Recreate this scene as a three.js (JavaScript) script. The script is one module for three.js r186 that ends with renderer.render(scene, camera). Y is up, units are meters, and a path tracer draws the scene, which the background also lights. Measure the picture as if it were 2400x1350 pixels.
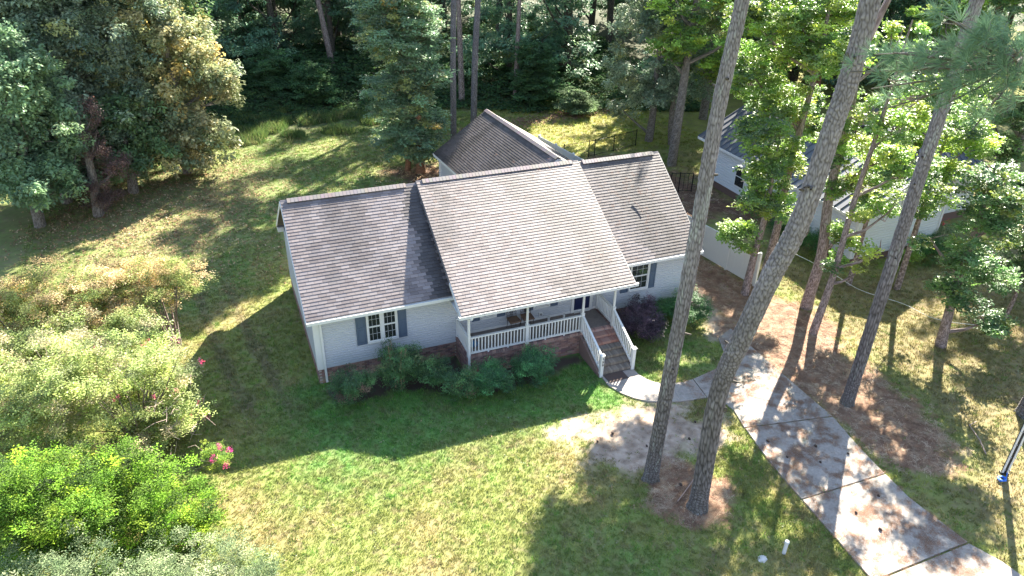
import * as THREE from 'three';
import { mergeGeometries } from 'three/addons/utils/BufferGeometryUtils.js';
import { FontLoader } from 'three/addons/loaders/FontLoader.js';
import { TextGeometry } from 'three/addons/geometries/TextGeometry.js';

/* ------------------------------------------------------------------ camera, sky, sun, exposure */
const scene = new THREE.Scene();
const camera = new THREE.PerspectiveCamera(41.42, 1024 / 576, 0.5, 1200);
camera.position.set(-2.2285, 18.0284, 24.0938);
camera.rotation.set(-0.5315, -0.3896, 0.0225, 'YXZ');
scene.add(camera);

const SUN = new THREE.Vector3(Math.sin(0.829) * Math.cos(0.567), Math.sin(0.567), -Math.cos(0.829) * Math.cos(0.567)).normalize();
{
  const w = 512, h = 256, d = new Float32Array(w * h * 4);
  for (let j = 0; j < h; j++) for (let i = 0; i < w; i++) {
    const el = ((j + 0.5) / h - 0.5) * Math.PI, az = ((i + 0.5) / w - 0.5) * 2 * Math.PI;
    const v = new THREE.Vector3(Math.cos(az) * Math.cos(el), Math.sin(el), Math.sin(az) * Math.cos(el));
    const up = Math.max(v.y, 0), g = v.dot(SUN);
    const t = Math.pow(1 - up, 3.0);
    const glow = 0.10 * Math.pow(Math.max(g, 0), 4) + 0.55 * Math.pow(Math.max(g, 0), 24);
    let r = 0.13 + 0.58 * t + glow, gg = 0.22 + 0.54 * t + glow * 0.95, b = 0.39 + 0.42 * t + glow * 0.85;
    if (v.y < 0) { const k = 1 - Math.min(1, -v.y * 6); r = 0.10 + (r - 0.10) * k; gg = 0.11 + (gg - 0.11) * k; b = 0.08 + (b - 0.08) * k; }
    const o = (j * w + i) * 4; d[o] = r * 0.56; d[o + 1] = gg * 0.56; d[o + 2] = b * 0.56; d[o + 3] = 1;
  }
  const sky = new THREE.DataTexture(d, w, h, THREE.RGBAFormat, THREE.FloatType);
  sky.mapping = THREE.EquirectangularReflectionMapping; sky.magFilter = THREE.LinearFilter; sky.needsUpdate = true;
  scene.background = sky; scene.environment = sky;
}
const sun = new THREE.DirectionalLight(new THREE.Color().setRGB(1, 0.93, 0.80), 5);
sun.position.copy(SUN).multiplyScalar(150).add(new THREE.Vector3(10, 0, -10));
sun.target.position.set(10, 0, -10); sun.castShadow = true;
Object.assign(sun.shadow.camera, { left: -90, right: 90, top: 90, bottom: -90, near: 1, far: 320 });
sun.shadow.mapSize.set(4096, 4096);
scene.add(sun, sun.target);
const renderer = new THREE.WebGLRenderer({ antialias: true });
renderer.toneMapping = THREE.LinearToneMapping; renderer.toneMappingExposure = 6.4;
renderer.shadowMap.enabled = true;


/* ------------------------------------------------------------------ helpers */
let seed = 7;
const setSeed = (s) => { seed = s >>> 0; };
function rnd() { seed = (seed + 0x6D2B79F5) >>> 0; let t = seed; t = Math.imul(t ^ (t >>> 15), t | 1); t ^= t + Math.imul(t ^ (t >>> 7), t | 61); return ((t ^ (t >>> 14)) >>> 0) / 4294967296; }
const rr = (a, b) => a + (b - a) * rnd();
const gauss = () => (rnd() + rnd() + rnd() + rnd() - 2) * 0.87;
const clamp = (x, a = 0, b = 1) => Math.min(b, Math.max(a, x));
const sstep = (a, b, x) => { const t = clamp((x - a) / (b - a)); return t * t * (3 - 2 * t); };
const lerp = (a, b, t) => a + (b - a) * t;
const PT = new Uint16Array(1024); { setSeed(99); for (let i = 0; i < 512; i++) PT[i] = i; for (let i = 511; i > 0; i--) { const j = Math.floor(rnd() * (i + 1)); const t = PT[i]; PT[i] = PT[j]; PT[j] = t; } for (let i = 0; i < 512; i++) PT[i + 512] = PT[i]; }
const h2 = (i, j) => PT[(PT[i & 511] + (j & 511)) & 1023] / 511;
function noise2(x, y) { const i = Math.floor(x), j = Math.floor(y); let u = x - i, v = y - j; u = u * u * (3 - 2 * u); v = v * v * (3 - 2 * v); return lerp(lerp(h2(i, j), h2(i + 1, j), u), lerp(h2(i, j + 1), h2(i + 1, j + 1), u), v); }
const fbm = (x, y, n = 4) => { let s = 0, a = 0.5, t = 0; for (let k = 0; k < n; k++) { s += a * noise2(x, y); t += a; x = x * 2.03 + 17.3; y = y * 2.03 + 9.1; a *= 0.5; } return s / t; };
const used = {};
function numbered(name) { const n = used[name] = (used[name] || 0) + 1; return n === 1 ? name : `${name}_${String(n - 1).padStart(3, '0')}`; }
function tag(o, label, category, group, kind) { o.userData.label = label; o.userData.category = category; if (group) o.userData.group = group; if (kind) o.userData.kind = kind; return o; }
function thing(name, label, category, [x, y, z] = [0, 0, 0], turn = 0, group, kind) {
  const o = new THREE.Group(); o.name = numbered(name); o.position.set(x, y, z); o.rotation.y = turn; scene.add(o); return tag(o, label, category, group, kind);
}
function mesh(name, geo, mat, parent, kind) {
  const m = new THREE.Mesh(geo, mat); m.name = parent === scene ? numbered(name) : name; m.castShadow = m.receiveShadow = true; parent.add(m); if (kind) m.userData.kind = kind; return m;
}
const M = (r, g, b, rough = 0.8, o = {}) => new THREE.MeshStandardMaterial({ color: new THREE.Color().setRGB(r, g, b), roughness: rough, ...o });
const VM = (rough = 0.8, o = {}) => new THREE.MeshStandardMaterial({ vertexColors: true, roughness: rough, ...o });

/* collects coloured flat faces, boxes and tubes into one geometry */
class MB {
  constructor() { this.p = []; this.n = []; this.c = []; this.u = []; this.i = []; }
  v(p, n, c, u = 0, w = 0) { this.p.push(p[0], p[1], p[2]); this.n.push(n[0], n[1], n[2]); this.c.push(c[0], c[1], c[2]); this.u.push(u, w); return this.p.length / 3 - 1; }
  quad(a, b, c, d, col = [1, 1, 1]) {
    const e = [b[0] - a[0], b[1] - a[1], b[2] - a[2]], f = [d[0] - a[0], d[1] - a[1], d[2] - a[2]];
    let n = [e[1] * f[2] - e[2] * f[1], e[2] * f[0] - e[0] * f[2], e[0] * f[1] - e[1] * f[0]]; const l = Math.hypot(...n) || 1; n = n.map((x) => x / l);
    const el = Math.hypot(...e), fl = Math.hypot(...f);
    const i = this.v(a, n, col, 0, 0); this.v(b, n, col, el, 0); this.v(c, n, col, el, fl); this.v(d, n, col, 0, fl);
    this.i.push(i, i + 1, i + 2, i, i + 2, i + 3); return this;
  }
  tri(a, b, c, col = [1, 1, 1]) {
    const e = [b[0] - a[0], b[1] - a[1], b[2] - a[2]], f = [c[0] - a[0], c[1] - a[1], c[2] - a[2]];
    let n = [e[1] * f[2] - e[2] * f[1], e[2] * f[0] - e[0] * f[2], e[0] * f[1] - e[1] * f[0]]; const l = Math.hypot(...n) || 1; n = n.map((x) => x / l);
    const i = this.v(a, n, col); this.v(b, n, col, 1, 0); this.v(c, n, col, 0, 1); this.i.push(i, i + 1, i + 2); return this;
  }
  hexa(q, col) { // q: 8 corners, bottom 0-3 counter-clockwise seen from above, top 4-7
    this.quad(q[4], q[5], q[6], q[7], col).quad(q[3], q[2], q[1], q[0], col);
    for (let k = 0; k < 4; k++) { const l = (k + 1) % 4; this.quad(q[k], q[l], q[l + 4], q[k + 4], col); } return this;
  }
  box(cx, cy, cz, sx, sy, sz, col, m) {
    const x = sx / 2, y = sy / 2, z = sz / 2; let q = [[-x, -y, z], [x, -y, z], [x, -y, -z], [-x, -y, -z], [-x, y, z], [x, y, z], [x, y, -z], [-x, y, -z]];
    q = q.map((a) => { const t = new THREE.Vector3(...a); if (m) t.applyMatrix4(m); return [t.x + cx, t.y + cy, t.z + cz]; }); return this.hexa(q, col);
  }
  bar(a, b, w, h, col) { // a box from a to b, w wide (level), h high
    const A = new THREE.Vector3(...a), B = new THREE.Vector3(...b), d = B.clone().sub(A), l = d.length(); d.normalize();
    let s = new THREE.Vector3(0, 1, 0).cross(d); if (s.length() < 1e-3) s.set(1, 0, 0); s.normalize(); const t = d.clone().cross(s);
    const m = new THREE.Matrix4().makeBasis(s, t, d); const c = A.add(B).multiplyScalar(0.5); return this.box(c.x, c.y, c.z, w, h, l, col, m);
  }
  tube(pts, seg = 6, col = [1, 1, 1]) { // pts: [x,y,z,r]
    const P = pts.map((p) => new THREE.Vector3(p[0], p[1], p[2])); let start = this.p.length / 3; let s = null;
    P.forEach((p, k) => {
      const d = (P[k + 1] || p).clone().sub(P[k - 1] || p).normalize(); if (!s) { s = Math.abs(d.y) > 0.9 ? new THREE.Vector3(1, 0, 0) : new THREE.Vector3(0, 1, 0); }
      s = s.clone().sub(d.clone().multiplyScalar(s.dot(d))).normalize(); const t = d.clone().cross(s);
      for (let a = 0; a <= seg; a++) { const w = a / seg * Math.PI * 2, n = s.clone().multiplyScalar(Math.cos(w)).add(t.clone().multiplyScalar(Math.sin(w))); const r = pts[k][3]; this.v([p.x + n.x * r, p.y + n.y * r, p.z + n.z * r], [n.x, n.y, n.z], col, a / seg * r * 6.28, k * 0.3); }
    });
    for (let k = 0; k < P.length - 1; k++) for (let a = 0; a < seg; a++) { const i = start + k * (seg + 1) + a, j = i + seg + 1; this.i.push(i, i + 1, j, i + 1, j + 1, j); }
    return this;
  }
  geo() {
    const g = new THREE.BufferGeometry(); g.setAttribute('position', new THREE.Float32BufferAttribute(this.p, 3)); g.setAttribute('normal', new THREE.Float32BufferAttribute(this.n, 3));
    g.setAttribute('color', new THREE.Float32BufferAttribute(this.c, 3)); g.setAttribute('uv', new THREE.Float32BufferAttribute(this.u, 2)); g.setIndex(this.i); return g;
  }
  build(name, mat, parent, kind) { return mesh(name, this.geo(), mat, parent, kind); }
}
function dataTex(n, f, srgb, rep = 1) { // f(u,v) in 0..1, returns [r,g,b] linear 0..1 or a height
  const d = new Uint8Array(n * n * 4);
  for (let j = 0; j < n; j++) for (let i = 0; i < n; i++) { const c = f(i / n, j / n), o = (j * n + i) * 4; for (let k = 0; k < 3; k++) { let v = Array.isArray(c) ? c[k] : c; if (srgb) v = v <= 0.0031308 ? v * 12.92 : 1.055 * Math.pow(v, 1 / 2.4) - 0.055; d[o + k] = clamp(v) * 255; } d[o + 3] = 255; }
  const t = new THREE.DataTexture(d, n, n); t.wrapS = t.wrapT = THREE.RepeatWrapping; t.magFilter = THREE.LinearFilter; t.minFilter = THREE.LinearMipmapLinearFilter; t.generateMipmaps = true; if (srgb) t.colorSpace = THREE.SRGBColorSpace; t.repeat.set(rep, rep); t.needsUpdate = true; return t;
}
/* seamless fbm for repeating textures */
function tfbm(u, v, f, n = 4) { let s = 0, a = 0.5, t = 0; for (let k = 0; k < n; k++) { const x = u * f, y = v * f, i = Math.floor(x), j = Math.floor(y); let p = x - i, q = y - j; p = p * p * (3 - 2 * p); q = q * q * (3 - 2 * q); const w = (a1, b1) => h2(((a1 % f) + f) % f + k * 37, ((b1 % f) + f) % f + k * 53); s += a * lerp(lerp(w(i, j), w(i + 1, j), p), lerp(w(i, j + 1), w(i + 1, j + 1), p), q); t += a; a *= 0.5; f *= 2; } return s / t; }

/* ------------------------------------------------------------------ ground shape and colours */
function gy(x, z) {
  let y = 0.03 * sstep(8.6, 5.0, x) * sstep(-16, -8, z);
  const far = sstep(-27, -36, z);
  y += far * (0.9 * sstep(-30, -46, z) + 0.35 * fbm(x * 0.22 + 40, z * 0.22));
  y += 0.05 * (fbm(x * 0.35 + 7, z * 0.35, 2) - 0.5) * sstep(0, 4, Math.hypot(Math.max(0, Math.abs(x - 11) - 8.5), Math.max(0, Math.abs(z - 3) - 14)) + sstep(-20, -24, z) * 5);
  return y;
}
function inPoly(P, x, z) { let c = false; for (let i = 0, j = P.length - 1; i < P.length; j = i++) { if ((P[i][1] > z) !== (P[j][1] > z) && x < (P[j][0] - P[i][0]) * (z - P[i][1]) / (P[j][1] - P[i][1]) + P[i][0]) c = !c; } return c; }
function sdPoly(P, x, z) { let d = 1e9; for (let i = 0, j = P.length - 1; i < P.length; j = i++) { const ex = P[j][0] - P[i][0], ez = P[j][1] - P[i][1], wx = x - P[i][0], wz = z - P[i][1], t = clamp((wx * ex + wz * ez) / (ex * ex + ez * ez)); d = Math.min(d, Math.hypot(wx - ex * t, wz - ez * t)); } return inPoly(P, x, z) ? -d : d; }
const STRAW = [[19.7, -5.5], [19.9, -2.1], [20.3, 0.2], [21.6, 1.6], [21.3, 4.3], [20.2, 5.4], [20.7, 7.0], [20.6, 8.9], [20.3, 11.2], [18.6, 12.4], [17.0, 10.6], [16.9, 7.2], [16.7, 4.6], [16.3, 3.4], [17.2, 1.2], [18.3, -2.4], [18.5, -6]];
const STRAW2 = [[9.0, 8.7], [9.9, 8.2], [10.9, 8.9], [11.4, 10.0], [10.3, 11.3], [9.2, 11.0], [8.7, 9.8]];
const SOIL = [[7.9, 5.8], [9.2, 5.3], [10.4, 5.3], [11.3, 6.0], [12.2, 6.2], [12.6, 7.1], [11.7, 8.3], [10.2, 8.5], [9.0, 8.0], [7.7, 7.2]];
const PATHSOIL = [[18.6, -6.5], [19.2, -5], [18.5, -2.2], [17.8, 0.4], [17.0, 2.2], [16.3, 3.0], [15.9, 2.6], [16.4, 0.6], [17.0, -1.5], [17.6, -5]];
const LITTER = [[-12, -17], [-9, -24], [-2, -25], [1, -22], [-1, -16], [-4, -12], [-8, -13]];
const MULCH = [[18.5, -14], [20.5, -18.5], [24, -17], [25.2, -12.5], [25.5, -6], [22, -8], [20.2, -8]];
const NEIGHBOR = [[21.6, 1.9], [20.5, -4], [24, -2], [26, 0.4], [34, 0.5], [45, -4], [60, 8], [40, 24], [17.2, 24], [17.2, 13], [20.2, 11.5], [20.9, 8.5], [20.6, 5.5]];
const BEDS = [[0.2, 0.1], [5.3, 0.1], [5.3, 1.5], [10.1, 1.5], [10.1, 2.2], [9.0, 2.2], [8.0, 2.7], [6.3, 2.8], [4.6, 2.6], [3.0, 1.5], [0.6, 1.6], [-0.1, 1.0]];
const MAGBED = [[7.2, -20.5], [10.4, -20.6], [12.2, -18], [11.5, -16.6], [8, -17.5]];
const LAWN_EDGE = 1;
const wt = (P, x, z, soft, n) => sstep(soft, -soft, sdPoly(P, x, z) + n);
function surf(x, z) { // weights of the ground's kinds at a place
  const n = (fbm(x * 0.9 + 3, z * 0.9) - 0.5) * 1.3, m = (fbm(x * 2.7 + 11, z * 2.7 + 5) - 0.5) * 0.7;
  const k = n + m;
  return {
    straw: Math.max(wt(STRAW, x, z, 0.5, k), wt(STRAW2, x, z, 0.35, k * 0.8)), soil: wt(SOIL, x, z, 0.6, k * 1.7 - 0.3),
    path: wt(PATHSOIL, x, z, 0.35, k * 0.6), litter: wt(LITTER, x, z, 2.2, k * 2.6), mulch: wt(MULCH, x, z, 1.0, k * 2),
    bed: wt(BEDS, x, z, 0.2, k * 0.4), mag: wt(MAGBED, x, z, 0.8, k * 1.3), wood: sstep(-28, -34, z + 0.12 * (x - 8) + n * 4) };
}
const mix3 = (a, b, t) => [lerp(a[0], b[0], t), lerp(a[1], b[1], t), lerp(a[2], b[2], t)];
function lawnCol(x, z) {
  const a = fbm(x * 0.13 + 50, z * 0.13, 3), b = fbm(x * 0.6 + 9, z * 0.6 + 31, 3), c = fbm(x * 2.3, z * 2.3 + 7, 2);
  let g = mix3([0.205, 0.236, 0.055], [0.281, 0.255, 0.087], clamp((b - 0.42) * 3 + (a - 0.5)));
  const lush = clamp(sstep(7.5, 3.2, z) * sstep(-3.2, 0, x) * sstep(13, 10, x) * sstep(-1, 0.3, z) * 0.95 + 0.55 * sstep(0.5, 0.66, a) * sstep(14, 8, x) + (c - 0.5) * 0.8 + 0.5 * sstep(11.3, 12, x) * sstep(15.8, 14.6, x) * sstep(5, 4, z) * sstep(-3, 0, z));
  g = mix3(g, [0.072, 0.201, 0.034], lush * 0.8);
  const nb = sstep(0.4, -1.2, sdPoly(NEIGHBOR, x, z)); g = mix3(g, mix3([0.152, 0.137, 0.046], [0.289, 0.228, 0.106], b), nb * 0.8);
  const back = sstep(-9, -15, z) * sstep(16, 12, x); g = mix3(g, [0.152, 0.205, 0.053], back * 0.6);
  const backR = sstep(-17, -20, z) * sstep(15, 18, x); g = mix3(g, [0.243, 0.251, 0.038], backR * 0.7);
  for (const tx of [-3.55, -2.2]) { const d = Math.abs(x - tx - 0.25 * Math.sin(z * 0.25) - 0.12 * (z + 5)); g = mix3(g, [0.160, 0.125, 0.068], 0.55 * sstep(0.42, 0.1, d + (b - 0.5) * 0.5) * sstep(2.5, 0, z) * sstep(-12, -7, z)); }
  const d2 = fbm(x * 5.5 + 60, z * 5.5, 2); g = mix3(g, [0.228, 0.179, 0.091], 0.5 * sstep(0.60, 0.74, d2) * (1 - lush * 0.5)); const k = 0.86 + 0.62 * c; return [g[0] * k, g[1] * k, g[2] * k];
}
function groundCol(x, z) {
  const s = surf(x, z), f = fbm(x * 3.1, z * 3.1 + 3, 3), f2 = fbm(x * 9, z * 9, 2); let g = lawnCol(x, z);
  g = [g[0] * 0.75, g[1] * 0.7, g[2] * 0.8];
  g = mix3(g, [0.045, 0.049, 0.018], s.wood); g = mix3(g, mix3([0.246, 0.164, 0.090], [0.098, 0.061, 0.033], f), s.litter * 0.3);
  g = mix3(g, mix3([0.164, 0.082, 0.045], [0.082, 0.045, 0.029], f), s.mulch); g = mix3(g, mix3([0.197, 0.115, 0.074], [0.090, 0.053, 0.033], f), s.mag);
  g = mix3(g, mix3([0.44, 0.335, 0.26], [0.23, 0.165, 0.12], clamp((f - 0.35) * 2.4)), Math.max(s.soil, s.path));
  g = mix3(g, mix3([0.328, 0.217, 0.143], [0.172, 0.094, 0.061], clamp((f - 0.3) * 2)), s.straw); g = mix3(g, [0.057, 0.041, 0.029], s.bed);
  const k = 0.82 + 0.36 * f2; return [g[0] * k, g[1] * k, g[2] * k];
}
const GX = -36, GZ = -74, GS = 100;
const groundTex = (() => {
  const n = 1400, d = new Uint8Array(n * n * 4);
  for (let j = 0; j < n; j++) for (let i = 0; i < n; i++) {
    const c = groundCol(GX + (i + 0.5) / n * GS, GZ + (j + 0.5) / n * GS), o = (j * n + i) * 4;
    for (let k = 0; k < 3; k++) { const v = c[k]; d[o + k] = 255 * clamp(v <= 0.0031308 ? v * 12.92 : 1.055 * Math.pow(v, 1 / 2.4) - 0.055); } d[o + 3] = 255;
  }
  const t = new THREE.DataTexture(d, n, n); t.colorSpace = THREE.SRGBColorSpace; t.magFilter = THREE.LinearFilter; t.needsUpdate = true; return t;
})();
{
  const axis = (a, b, s, far) => { const r = []; let x = a, k = s; const pre = []; while (x > -far) { k *= 1.5; x -= k; pre.unshift(x); } for (x = a; x <= b; x += s) r.push(x); k = s; x = r[r.length - 1]; while (x < far) { k *= 1.5; x += k; r.push(x); } return pre.concat(r); };
  const xs = axis(-30, 50, 0.4, 600), zs = axis(-62, 24, 0.4, 600), g = new THREE.BufferGeometry(), p = [], uv = [], ix = [];
  for (const z of zs) for (const x of xs) { p.push(x, gy(x, z), z); uv.push((x - GX) / GS, (z - GZ) / GS); }
  for (let j = 0; j < zs.length - 1; j++) for (let i = 0; i < xs.length - 1; i++) { const a = j * xs.length + i, b = a + xs.length; ix.push(a, b, a + 1, a + 1, b, b + 1); }
  g.setAttribute('position', new THREE.Float32BufferAttribute(p, 3)); g.setAttribute('uv', new THREE.Float32BufferAttribute(uv, 2)); g.setIndex(ix); g.computeVertexNormals();
  tag(mesh('ground', g, new THREE.MeshStandardMaterial({ map: groundTex, roughness: 1 }), scene, 'structure'), 'wide ground of lawn, bare soil and pine straw around the house', 'ground');
}

/* ------------------------------------------------------------------ driveway and front walk: separate concrete slabs */
const concreteTex = dataTex(1024, (u, v) => {
  const a = tfbm(u, v, 6), b = tfbm(u + 0.3, v + 0.1, 24), c = tfbm(u, v, 96, 2); let k = 0.27 + 0.12 * (a - 0.5) + 0.08 * (b - 0.5) + 0.10 * (c - 0.5);
  const s = clamp((tfbm(u + 0.5, v + 0.7, 10) - 0.50) * 3.2) * clamp((b - 0.35) * 3); return mix3([k * 1.14, k * 0.965, k * 0.84], [0.21, 0.15, 0.115], s * 0.14);
}, true, 1 / 6);
const concreteBump = dataTex(512, (u, v) => tfbm(u, v, 64, 2), false, 1 / 3);
const concreteMat = new THREE.MeshStandardMaterial({ map: concreteTex, roughness: 0.85, bumpMap: concreteBump, bumpScale: 0.006 });
function slab(name, pts, parent, top = 0.055) {
  const cx = pts.reduce((a, p) => a + p[0], 0) / pts.length, cz = pts.reduce((a, p) => a + p[1], 0) / pts.length;
  const sh = new THREE.Shape(pts.map(([x, z]) => { const l = Math.hypot(x - cx, z - cz); const k = (l - 0.022) / l; return new THREE.Vector2(cx + (x - cx) * k, -(cz + (z - cz) * k)); }));
  const g = new THREE.ExtrudeGeometry(sh, { depth: 0.1, bevelEnabled: true, bevelThickness: 0.015, bevelSize: 0.015, bevelSegments: 2 }); g.rotateX(-Math.PI / 2); g.translate(0, top - 0.115, 0);
  return mesh(name, g, concreteMat, parent);
}
const SLABS = [
  [[16.1, 2.6], [17.0, 2.2], [17.0, 4.77], [17.0, 6.8], [17.02, 8.38], [13.6, 7.78], [13.82, 6.85], [13.72, 6.18], [13.32, 5.86], [13.46, 4.70], [14.8, 4.42], [15.6, 3.8]],
  [[13.6, 7.83], [17.02, 8.43], [16.72, 10.2], [16.6, 11.35], [13.2, 11.3], [13.26, 10.2], [13.4, 9.0]],
  [[13.2, 11.35], [16.6, 11.4], [16.52, 12.5], [16.75, 14.49], [13.0, 14.56]],
  [[13.0, 14.62], [16.75, 14.55], [17.1, 15.4], [17.6, 18.4], [13.0, 18.4]],
  [[13.0, 18.46], [17.6, 18.46], [18.0, 24], [13.0, 24]] ];
{
  const d = thing('driveway', 'pale concrete driveway of jointed slabs littered with reddish pine needles', 'driveway', [0, 0, 0], 0, null, 'structure');
  for (const s of SLABS) slab('slab', s, d);
  const w = thing('front_walk', 'curved concrete walk from the porch steps to the driveway', 'walkway', [0, 0, 0], 0, null, 'structure');
  const O = [[[10.16, 3.29], [10.14, 3.89], [10.38, 4.5]], [[10.38, 4.5], [10.68, 4.93], [11.1, 5.28]], [[11.1, 5.28], [11.7, 5.55], [12.25, 5.70]], [[12.25, 5.7], [12.8, 5.8], [13.3, 5.86]]];
  const I = [[[11.58, 3.29], [11.62, 3.7], [11.75, 4.05]], [[11.75, 4.05], [11.9, 4.28], [12.05, 4.42]], [[12.05, 4.42], [12.25, 4.56], [12.45, 4.64]], [[12.45, 4.64], [13.0, 4.72], [13.44, 4.70]]];
  O.forEach((o, k) => slab('slab', [...o, ...I[k].slice().reverse()], w, 0.05));
}

/* ------------------------------------------------------------------ the house */
const H = { o: 0.377, D: 7.745, e: 0.386, He: 3.136, Hr: 6.022, xm: 4.961, xM: 12.207, Hm: 6.10, Hme: 3.055, zm: 1.784, W: 15.854, Hs: 0.711, xp0: 5.287, zp: 1.496, Hf: 0.983, rail: 0.78, xs0: 10.144, xs1: 11.558, zs: 3.267 };
const zr = -H.D / 2;
const vinyl = M(0.43, 0.445, 0.475, 0.45), white = M(0.62, 0.62, 0.61, 0.4), trimW = M(0.62, 0.62, 0.61, 0.5), shutterM = M(0.075, 0.105, 0.155, 0.55), glassM = new THREE.MeshPhysicalMaterial({ color: new THREE.Color().setRGB(0.022, 0.026, 0.026), roughness: 0.04, specularIntensity: 1, ior: 1.7 });
const brickM = VM(0.9), shingleM = VM(0.62), darkM = M(0.02, 0.02, 0.02, 0.6);
const SH = [[0.196, 0.161, 0.155], [0.166, 0.133, 0.126], [0.219, 0.183, 0.176], [0.147, 0.117, 0.113], [0.203, 0.164, 0.153], [0.180, 0.151, 0.150]];
const shingleMats = SH.map((c) => M(...c, 0.62));
const house = thing('house', 'single-storey pale vinyl house with three grey shingle roof sections and a front porch', 'house');

/* courses of three-tab shingles; returns the mesh of the field. Local frame: eave line along x at (yE,zE), rising to (yR,zR) */
function shingleField(parent, x0, x1, yE, zE, yR, zR, singles, tone, stainShade) {
  const L = Math.hypot(yR - yE, zR - zE), sy = (yR - yE) / L, sz = (zR - zE) / L, ny = Math.abs(sz), nz = -sy * Math.sign(sz);
  const at = (x, d, h) => [x, yE + sy * d + ny * h, zE + sz * d + nz * h], EX = 0.142, TW = 0.305; const tabs = [];
  for (let j = 0; j * EX < L - 0.02; j++) { const off = (j % 2) * 0.1525 + (j % 3) * 0.03;
    for (let x = x0 - off; x < x1; x += TW) { const a = Math.max(x, x0), b = Math.min(x + TW - 0.007, x1); if (b - a < 0.03) continue; tabs.push({ a, b, d: j * EX, full: b - a > 0.29, r: rnd(), q: rnd() }); } }
  const cam = camera.position; parent.updateMatrixWorld(true); const inv = parent.matrixWorld;
  for (const t of tabs) { const v = new THREE.Vector3(...at((t.a + t.b) / 2, t.d, 0)).applyMatrix4(inv); t.dist = v.distanceTo(cam); }
  tabs.sort((p, q) => p.dist - q.dist);
  const f = new MB(); let made = 0;
  const corners = (a, b, d) => { const lo = 0.017, hi = 0.004, e = Math.min(EX + 0.012, L - d + 0.01); return [at(a, d, -0.004), at(b, d, -0.004), at(b, d + e, -0.008), at(a, d + e, -0.008), at(a, d, lo), at(b, d, lo), at(b, d + e, hi), at(a, d + e, hi)]; };
  const unit = new MB().hexa(corners(0, TW - 0.007, 0), [1, 1, 1]).geo();
  for (const t of tabs) {
    const xm = (t.a + t.b) / 2; let k = tone * (0.90 + 0.14 * t.q) * (1 - 0.38 * sstep(0.45, 0.7, fbm(xm * 0.9 + 5, t.d * 0.28 + tone * 9, 4))) * (1 - 0.35 * sstep(0.5, 0.0, t.d) * t.q);
    if (stainShade) k *= stainShade(xm, t.d);
    if (made < singles && t.full && t.d < L - 0.2) { const m = mesh('shingle', unit, shingleMats[Math.floor(t.r * 6)], parent); const p = at(t.a, t.d, 0), q = at(0, 0, 0); m.position.set(p[0], p[1] - q[1], p[2] - q[2]); made++; continue; }
    const c = SH[Math.floor(t.r * 6)]; f.hexa(corners(t.a, t.b, t.d), [c[0] * k, c[1] * k, c[2] * k]);
  }
  return f.build('shingle_field', shingleM, parent, 'stuff');
}
/* roof deck: a slab below the shingles, both slopes */
function deck(name, x0, x1, yE, zE, yR, zRidge, yB, zB, th, parent, mat) {
  const b = new MB(), d = th;
  const P = [[zE, yE], [zRidge, yR], [zB, yB]];
  const q = (x, k, low) => [x, P[k][1] - (low ? d : 0), P[k][0]];
  for (const k of [0, 1]) { b.hexa([q(x0, k, 1), q(x1, k, 1), q(x1, k + 1, 1), q(x0, k + 1, 1), q(x0, k, 0), q(x1, k, 0), q(x1, k + 1, 0), q(x0, k + 1, 0)], [1, 1, 1]); }
  return b.build(name, mat, parent);
}
const deckM = M(0.17, 0.15, 0.148, 0.9);
setSeed(11);
function ridgeVent(parent, x0, x1, y, z) {
  const b = new MB(); const w = 0.17, up = 0.055;
  for (let x = x0; x < x1 - 0.05; x += 0.142) { const c = SH[0].map((v) => v * rr(0.92, 1.12)), e = Math.min(x + 0.15, x1), l = 0.006;
    for (const s of [1, -1]) { const A = [x, y + up + l, z], B = [e, y + up + 0.002, z], C = [e, y + up - 0.105, z + s * w], D = [x, y + up + l - 0.105, z + s * w]; s > 0 ? b.quad(D, C, B, A, c) : b.quad(A, B, C, D, c);
      s > 0 ? b.quad([x, D[1] - 0.03, D[2]], [e, C[1] - 0.03, C[2]], C, D, [0.03, 0.03, 0.03]) : b.quad(D, C, [e, C[1] - 0.03, C[2]], [x, D[1] - 0.03, D[2]], [0.03, 0.03, 0.03]); }
    b.tri([x, y + up + l - 0.105, z + w], [x, y + up + l, z], [x, y + up + l - 0.105, z - w], c); }
  b.tri([x1, y + up - 0.105, z - w], [x1, y + up, z], [x1, y + up - 0.105, z + w], SH[1]); return b.build('ridge_vent', shingleM, parent);
}
function roofPart(label) { const g = new THREE.Group(); g.name = 'roof'; g.userData.label = label; house.add(g); return g; }
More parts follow.
